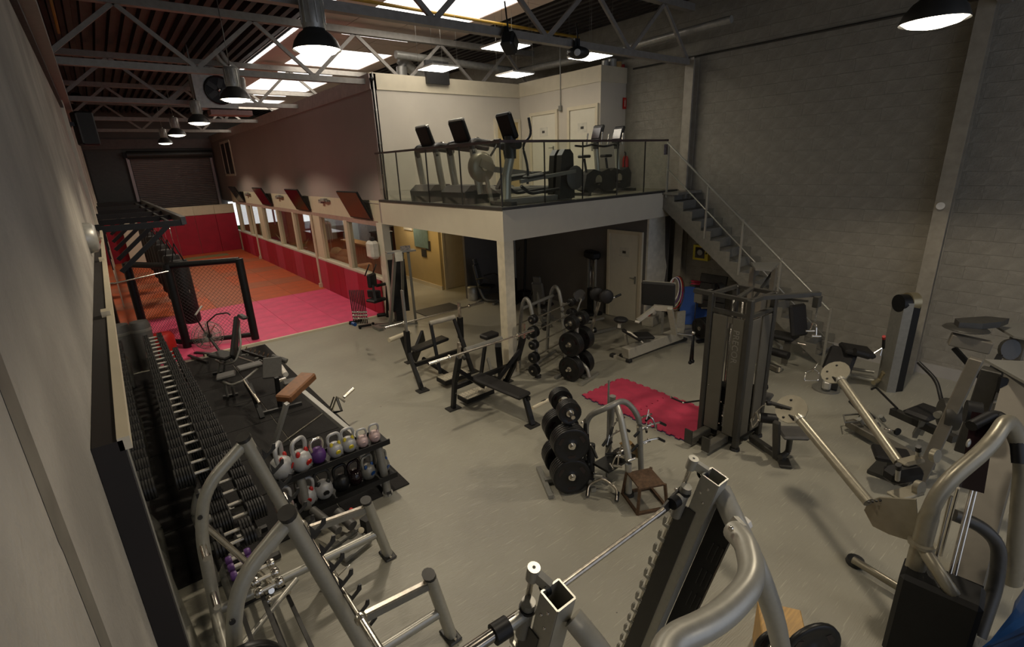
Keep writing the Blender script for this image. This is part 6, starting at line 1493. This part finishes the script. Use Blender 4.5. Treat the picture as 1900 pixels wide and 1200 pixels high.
# counterweight shroud behind the right upright
N().beam((2.30, 1.06, 1.86), (2.30, 1.42, .35), .035, .13, up=ln).build('weight_shroud', black, t)
for j in range(3):
    for k in range(3): N().beam(V((2.278, 1.06+k*.03, 1.62))-lean*(j*.22), V((2.278, 1.06+k*.03, 1.62))-lean*(j*.22+.14), .004, .006, up=ln).build('vent_slot', dark, t)
N().box((2.26, .96, 1.86), (.08, .07, .07), rot('X', 20), ch=.02).build('pulley_cover', whitep, t)
# wooden block and plates on the lower right
t, N = T('wooden_block', 'pine wood block on the floor behind the smith machine', 'block', (3.25, .95, 0))
N().box((3.22, 1.0, .20), (.40, .30, .38), rz(.55), ch=.008).build('block', wood, t)
pl = dup(plates0[(.225, .035)], at(1505, 1205, .45), 62, 'black weight plate behind the right leg of the smith machine', None)
if 'group' in pl: del pl['group']
pl = dup(plates0[(.13, .028)], at(1432, 1195, .50), 62, 'smaller black plate by the wooden block', None)
if 'group' in pl: del pl['group']
# ================================================================ LAMPS AND CEILING SERVICES
def bay_lamp(x, y, z, label, tilt=0, ztop=5.6):
    t = thing('high_bay_lamp', label, 'ceiling lamp', (x, y, z))
    M().lathe([(.265, 0), (.262, .02), (.235, .09), (.18, .16), (.125, .20), (.12, .22), (.11, .22), (.115, .19), (.17, .15), (.225, .08), (.255, .015), (.265, 0)], n=24).build('reflector', shade_m, t)
    g = M(); g.lathe([(.115, .20), (.125, .22), (.125, .52), (.10, .545), (0, .55)], n=18); g.build('ballast_housing', galv, t)
    m = M()
    for k in range(12):
        a = k*math.pi/6; m.box((.128*math.cos(a), .128*math.sin(a), .38), (.012, .012, .24), rz(a))
    m.build('cooling_fins', galv, t)
    M().lathe([(0, -.05), (.10, -.045), (.20, -.02), (.25, .018)], n=24).build('glowing_lens', lamplit, t)
    M().tube([(0, 0, .53), (0, 0, ztop-z)], .008, 5).build('hanger', steel, t); M().ball((0, 0, .57), .025, 8, (1, .4, 1)).build('hook', chrome, t)
    return t
LL = ['nearest and largest dark high-bay lamp below the roof at top left', 'second high-bay lamp, hanging just right of the fan heater', 'third high-bay lamp of the row, below the heater', 'fourth high-bay lamp of the row towards the roller shutter', 'farthest small high-bay lamp, nearest the roller shutter']
for (x, y), l in zip(LAMPS, LL): bay_lamp(x, y, 5.04, l, ztop=6.82)
bay_lamp(6.25, 1.55, 4.80, 'high-bay lamp in the top right corner before the block wall', ztop=5.6)
for (x, y), l in zip(PANELS, ['square lit panel lamp at the left over the deck', 'square lit panel lamp behind the nearer hanging speaker', 'lower square lit panel lamp in the middle over the deck', 'square lit panel lamp at the right over the deck']):
    t = thing('panel_lamp', l, 'ceiling lamp', (x, y, 5.6)); M().box((0, 0, .0), (.62, .62, .03)).build('frame', whitep, t); M().box((0, 0, -.017), (.58, .58, .006)).build('diffuser', lit, t)
    for sx in (-1, 1):
        for sy in (-1, 1): M().tube([(sx*.28, sy*.28, 0), (sx*.28, sy*.28, 1.15)], .003, 4).build('wire', steel, t)
# hanging stage speakers / projectors on the truss
for q, l, dg in (((945, 80), 'black box spotlight hanging from the roof truss above the deck', 30), ((1073, 98), 'rounded grey projector hanging from the roof truss above the deck', -10)):
    c = aty(q[0], q[1], 6.45); t = thing('hanging_projector', l, 'projector', c, dg)
    if dg > 0: M().box((0, 0, 0), (.26, .20, .24), rot('Y', 30), ch=.03).build('housing', dark, t); M().box((.0, -.10, 0), (.18, .02, .16), rot('Y', 30)).build('front_grille', black, t)
    else: M().ball((0, 0, 0), .19, 14, (1.1, .8, .5)).build('housing', dark, t); M().cyl((-.1, -.1, -.02), (-.14, -.17, -.03), .05, 12).build('lens', galv, t)
    M().tube([(0, 0, .08), (0, .05, .55+(.0 if dg > 0 else -.1))], .012, 6).build('bracket', black, t); M().box((0, .04, .16), (.10, .04, .12)).build('yoke', black, t)
# left wall speakers
t = thing('round_wall_speaker', 'black many-sided speaker high on the left wall under the roof', 'speaker', atx(142, 183, .12)); M().ball((0, 0, 0), .24, 8, (.8, .9, .9)).build('body', black, t); M().box((-.2, 0, 0), (.2, .08, .08)).build('bracket', dark, t)
t = thing('box_wall_speaker', 'black upright box speaker on the left wall below the round one', 'speaker', (.08, 15.5, 4.86)); M().box((0, 0, 0), (.34, .36, .72), rz(.3), ch=.03).build('cabinet', black, t); M().box((-.18, 0, .1), (.16, .08, .08)).build('bracket', dark, t); M().box((.02, -.17, .0), (.28, .02, .62), rz(.3)).build('grille', dark, t)
# fan heater
t, N = T('fan_heater', 'big grey fan heater with a round black fan and bent duct pipes under the roof', 'heater', at(398, 172, 5.45))
hc = aty(396, 170, 16.0)
N().box(hc, (.95, .55, .85)).build('casing', galv, t); f = hc+V((.08, -.29, 0))
N().lathe([(.33, 0), (.35, .03), (.33, .05), (.31, .03)], f, (0, -1, 0), 22).build('fan_ring', black, t); N().lathe([(0, .01), (.33, .01)], f, (0, -1, 0), 22).build('fan_backing', black, t)
for k in range(5):
    a = k*2*math.pi/5; N().beam(f+V((math.cos(a)*.05, -.02, math.sin(a)*.05)), f+V((math.cos(a)*.29, -.02, math.sin(a)*.29)), .12, .006, up=(0, 1, 0)).build('fan_blade', dark, t)
N().ball(f+V((0, -.04, 0)), .04, 8).build('fan_hub', chrome, t)
N().box(hc+V((.3, 0, -.52)), (1.0, .5, .12)).build('drip_tray', mat('pinkish_tray', (.28, .17, .15), .5), t)
for dx in (.0, .16): N().tube(fillet([hc+V((.55+dx, -.1, -.1)), hc+V((.60+dx, -.1, .45)), hc+V((.2+dx, -.1, .8)), hc+V((.2+dx, -.1, 1.25))], .2), .06, 10).build('duct', galv, t)
N().tube(fillet([hc+V((.62, -.34, -.25)), hc+V((.40, -.34, -.1)), hc+V((.38, -.34, .55))], .15), .05, 10).build('flue', galv, t)
for s in (-1, 1): N().beam(hc+V((s*.4, 0, .42)), hc+V((s*.4, 0, 1.1)), .03, .03).build('hanger', steel, t)
# stage-side duct and frames behind the upper wall
t, N = T('duct_fan', 'silver duct fan unit just behind the pale upper wall', 'fan', (6.6, 12.4, 5.9))
N().tube(fillet([(6.3, 12.2, 2.7), (6.5, 12.2, 6.3), (6.9, 12.3, 6.0), (7.3, 12.3, 5.9)], .2), .13, 12).build('bent_duct', galv, t); N().box((7.5, 12.3, 5.9), (.5, .5, .4)).build('fan_box', galv, t)
tag(M((7.0, 11.45, 5.85)).box((6.9, 11.25, 5.86), (.62, .10, .50)).build('louvre_panel', dark, loc=(7.0, 11.45, 5.85)), 'dark louvred panel standing at the top of the pale upper wall', 'panel')
# TVs on the long wall
for i, (y0, y1, l) in enumerate([(12.0, 13.35, 'dark wall television nearest the corridor, tilted down, showing dark glass'), (16.75, 18.15, 'wall television above the windows, second from the corridor, dark red reflection'), (21.3, 22.75, 'wall television above the windows, third from the corridor, with a bright lamp reflection'), (26.1, 27.5, 'farthest wall television, beside the red padded end')]):
    t = thing('wall_television', l, 'television', (XM-.2, (y0+y1)/2, 2.88))
    R = rot('Y', -24)
    M().box((0, 0, 0), (.05, y1-y0, .76), R, ch=.01).build('housing', black, t); M().box((-.028, 0, -.0), (.004, y1-y0-.06, .70), R).build('screen', screen_m, t)
    M().box((.12, 0, .05), (.16, .14, .10)).build('wall_bracket', dark, t)
for i, (y, l) in enumerate([(15.3, 'small grey wall projector between the two nearest televisions'), (20.1, 'small grey wall projector between the second and third televisions'), (25.2, 'small grey wall projector between the third and fourth televisions')]):
    t = thing('wall_heater', l, 'projector', (XM-.06, y, 2.9)); M().box((0, 0, 0), (.10, .75, .06), ch=.01).build('rail', steel, t); M().box((-.04, -.12, .03), (.12, .3, .09), ch=.015).build('head', galv, t); M().box((-.02, .2, -.05), (.1, .2, .05)).build('foot', mauve, t)
tag(M((XM-.02, 12.5, 2.9)).tube([(XM-.02, 11.6, 2.93), (XM-.02, 12.9, 2.95)], .008, 5).build('cable_trunking', mauve, loc=(XM-.02, 12.5, 2.9)), 'thin cable on the cream wall right of the nearest television', 'cable')
# ================================================================ CAFE BEYOND THE WINDOWS
cafewood = mat('cafe_brown_wood', (.16, .06, .03), .5, 0, .2, 6, stretch=(1, 1, 8)); rad = mat('white_radiator', (.5, .48, .5), .5)
t, N = T('cafe_counter', 'brown panelled counter seen through the windows nearest the corridor', 'counter', (7.6, 18.6, 0))
N().mm((7.3, 16.6, 0), (7.45, 20.2, 1.0)).build('front', cafewood, t); N().mm((7.25, 16.55, 1.0), (7.7, 20.3, 1.06)).build('worktop', wood, t)
for k in range(14): N().mm((7.27, 16.65+k*.25, .05), (7.30, 16.87+k*.25, .95)).build('panel', cafewood, t)
t, N = T('cafe_table', 'brown wooden table in the cafe by the nearest window', 'table', (5.7, 13.0, 0))
N().box((5.68, 13.0, .80), (.6, 1.3, .05)).build('tabletop', wood, t)
for sx in (-.24, .24):
    for sy in (-.55, .55): N().beam((5.68+sx, 13.0+sy, 0), (5.68+sx, 13.0+sy, .78), .07, .07).build('leg', cafewood, t)
sf = mat('tan_sofa', (.30, .17, .10), .7); cu = mat('cream_cushion', (.45, .38, .25), .8)
t, N = T('cafe_sofa', 'tan sofa with its back to the window, seen over the sill', 'sofa', (5.9, 16.4, 0))
N().box((5.85, 16.2, .33), (.9, 1.7, .66), ch=.06).build('base', sf, t); N().box((5.6, 16.2, .85), (.25, 1.7, .55), ch=.06).build('back', sf, t); N().box((6.0, 15.4, .7), (.8, .2, .3), ch=.05).build('arm', sf, t)
for i, (p, l) in enumerate([((5.75, 16.6, 1.15), 'cream blanket heap on the sofa back'), ((5.75, 15.9, 1.15), 'reddish cushion beside the cream blanket')]):
    t, N = T('cushion', l, 'cushion', p); N().ball(p, .24, 12, (.8, 1.2, .7)).build('cover', cu if i == 0 else sf, t)
t, N = T('cafe_radiator', 'white ribbed radiator panel on the far cafe wall', 'radiator', (9.5, 21.5, 0))
N().mm((9.4, 20.2, .5), (9.46, 23.6, 1.35)).build('back_plate', rad, t)
for k in range(34): N().mm((9.36, 20.22+k*.1, .5), (9.40, 20.28+k*.1, 1.35)).build('rib', rad, t)
N().mm((9.3, 20.1, 1.36), (9.6, 23.7, 1.42)).build('top_ledge', whitep, t); N().mm((9.4, 20.2, 0), (9.6, 20.5, 1.35)).build('end_post', cafewood, t)
t, N = T('cafe_cupboard', 'tall brown cupboard beyond the farthest windows', 'cupboard', (7.1, 26.6, 0)); N().mm((6.8, 26.0, 0), (7.6, 27.4, 1.95)).build('body', sf, t); N().mm((6.77, 26.05, .1), (6.8, 26.68, 1.9)).build('door', sf, t); N().mm((6.77, 26.72, .1), (6.8, 27.35, 1.9)).build('door', sf, t)
t, N = T('reception_desk', 'low brown desk inside below the bright window', 'desk', (8.0, 24.5, 0)); N().mm((7.4, 23.6, 0), (8.6, 25.4, .95)).build('body', cafewood, t); N().mm((7.35, 23.5, .95), (8.65, 25.5, 1.0)).build('top', cafewood, t)
for i, y in enumerate((24.2, 24.9)):
    t, N = T('desk_monitor', 'dark monitor on the reception desk, %s one' % ('nearer' if i == 0 else 'farther'), 'monitor', (7.8, y, 1.0)); N().box((7.8, y, 1.25), (.05, .42, .30)).build('screen', screen_m, t); N().box((7.8, y, 1.05), (.15, .15, .1)).build('stand', black, t)
leaf = mat('pale_leaf', (.22, .24, .09), .6)
for i, (x, y, l) in enumerate([(5.75, 20.4, 'spiky potted plant on the sill side behind the middle windows'), (5.75, 23.0, 'leafy potted plant behind the third window from the end')]):
    t, N = T('potted_plant', l, 'plant', (x, y, 0)); N().lathe([(0, 0), (.14, 0), (.18, .55), (.16, .55), (0, .5)], (x, y, .35), n=14).build('pot', cafewood, t); N().box((x, y, .17), (.4, .4, .34)).build('plinth', cafewood, t)
    for k in range(16):
        a = k*2.4; r = .18+.12*(k % 3); N().prism([(-.02, 0), (.02, 0), (.03, r*.6), (0, r*1.3), (-.03, r*.6)], (x, y, .88), (math.sin(a), -math.cos(a), 0), (math.cos(a)*.9, math.sin(a)*.9, .9), .004).build('leaf', leaf, t)
# coat-like figures through the window: clothes rail with hanging jackets
t, N = T('clothes_rail', 'rail of dark mottled jackets and pale trousers hanging in the cafe', 'clothes rail', (6.6, 20.6, 0))
N().tube([(6.6, 19.6, 1.9), (6.6, 21.6, 1.9)], .02, 8).build('rail', steel, t)
for y in (19.6, 21.6): N().tube([(6.6, y, 0), (6.6, y, 1.9)], .02, 8).build('post', steel, t)
for k in range(6): N().box((6.6, 19.8+k*.3, 1.45-.02*k), (.35, .16, .8), ch=.06).build('jacket', mat('plum_cloth', (.10, .04, .05), .8, 0, .6, 12) if k == 0 else bpy.data.materials['plum_cloth'], t)
for k in range(2): N().tube([(6.5, 20.45+k*.12, .1), (6.5, 20.45+k*.12, .95)], .055, 8).build('trouser_leg', paper, t)
tag(M((6.0, 13.5, 0)).mm((5.8, 13.3, 0), (6.25, 13.75, 2.0)).mm((5.77, 13.27, 2.0), (6.28, 13.78, 2.03)).build('dark_cabinet', dark, loc=(6.0, 13.5, 0)), 'dark tall cabinet inside the corridor opening behind the cable tower', 'cabinet')
# puddle-like stains, small dark marks are in the floor paint
# ================================================================ pieces that belong to a part go one level deeper
SUB = {'screen': ('console', 'housing'), 'console_top': ('console',), 'badge': ('body',), 'inlay': ('body',), 'hub': ('disc',), 'grip_opening': ('disc',), 'collar': ('sleeve',), 'end_bolt': ('head',),
       'lid': ('body',), 'valve': ('cylinder',), 'tread_studs': ('tread_plate',), 'tread_plate': ('platform_frame',), 'wear_strip': ('safety_arm',), 'foot_cap': ('leg', 'leg_frame'), 'cap_hole': ('rod_cap',),
       'bearing_ring': ('linear_bearing',), 'ferrule': ('bar',), 'cap_band': ('rounded_cap',), 'vent_slot': ('weight_shroud',), 'front_grille': ('housing',), 'lens': ('housing',), 'cooling_fins': ('ballast_housing',),
       'logo_patch': ('body',), 'stitched_band': ('body',), 'diffuser': ('frame',), 'foot_rib': ('ribbed_foot_plate',), 'lettering': ('side_panel',), 'weight_scale': ('side_panel',), 'roller_cap': ('knee_roller',),
       'grip_sleeve': ('grip',), 'plunger_grip': ('plunger',), 'lever_tip': ('lever',), 'shell_rim': ('backrest',), 'pin_band': ('storage_pin',), 'hook_lip': ('bar_catch',), 'fan_hub': ('fan_ring',), 'grille': ('cabinet',),
       'device': ('case',), 'lock': ('case',), 'crank': ('drive_housing',), 'emblem': ('top_shroud',), 'sticker_block': ('end_plate',), 'clip': ('conduit',)}
def ctr(o):
    b = [V(c) for c in o.bound_box]; return sum(b, V())/8
for th in [o for o in bpy.data.objects if o.type == 'EMPTY' and 'label' in o]:
    kids = [c for c in th.children if c.type == 'MESH']
    for c in kids:
        n = c.name.split('.')[0]
        if n in SUB:
            cand = [k for k in kids if k.name.split('.')[0] in SUB[n] and k.name.split('.')[0] not in SUB or (n == 'tread_studs' and k.name.startswith('tread_plate') and False)]
            if n == 'tread_studs': cand = [k for k in kids if k.name.startswith('platform_frame')]
            if cand: c.parent = min(cand, key=lambda k: (ctr(k)-ctr(c)).length)
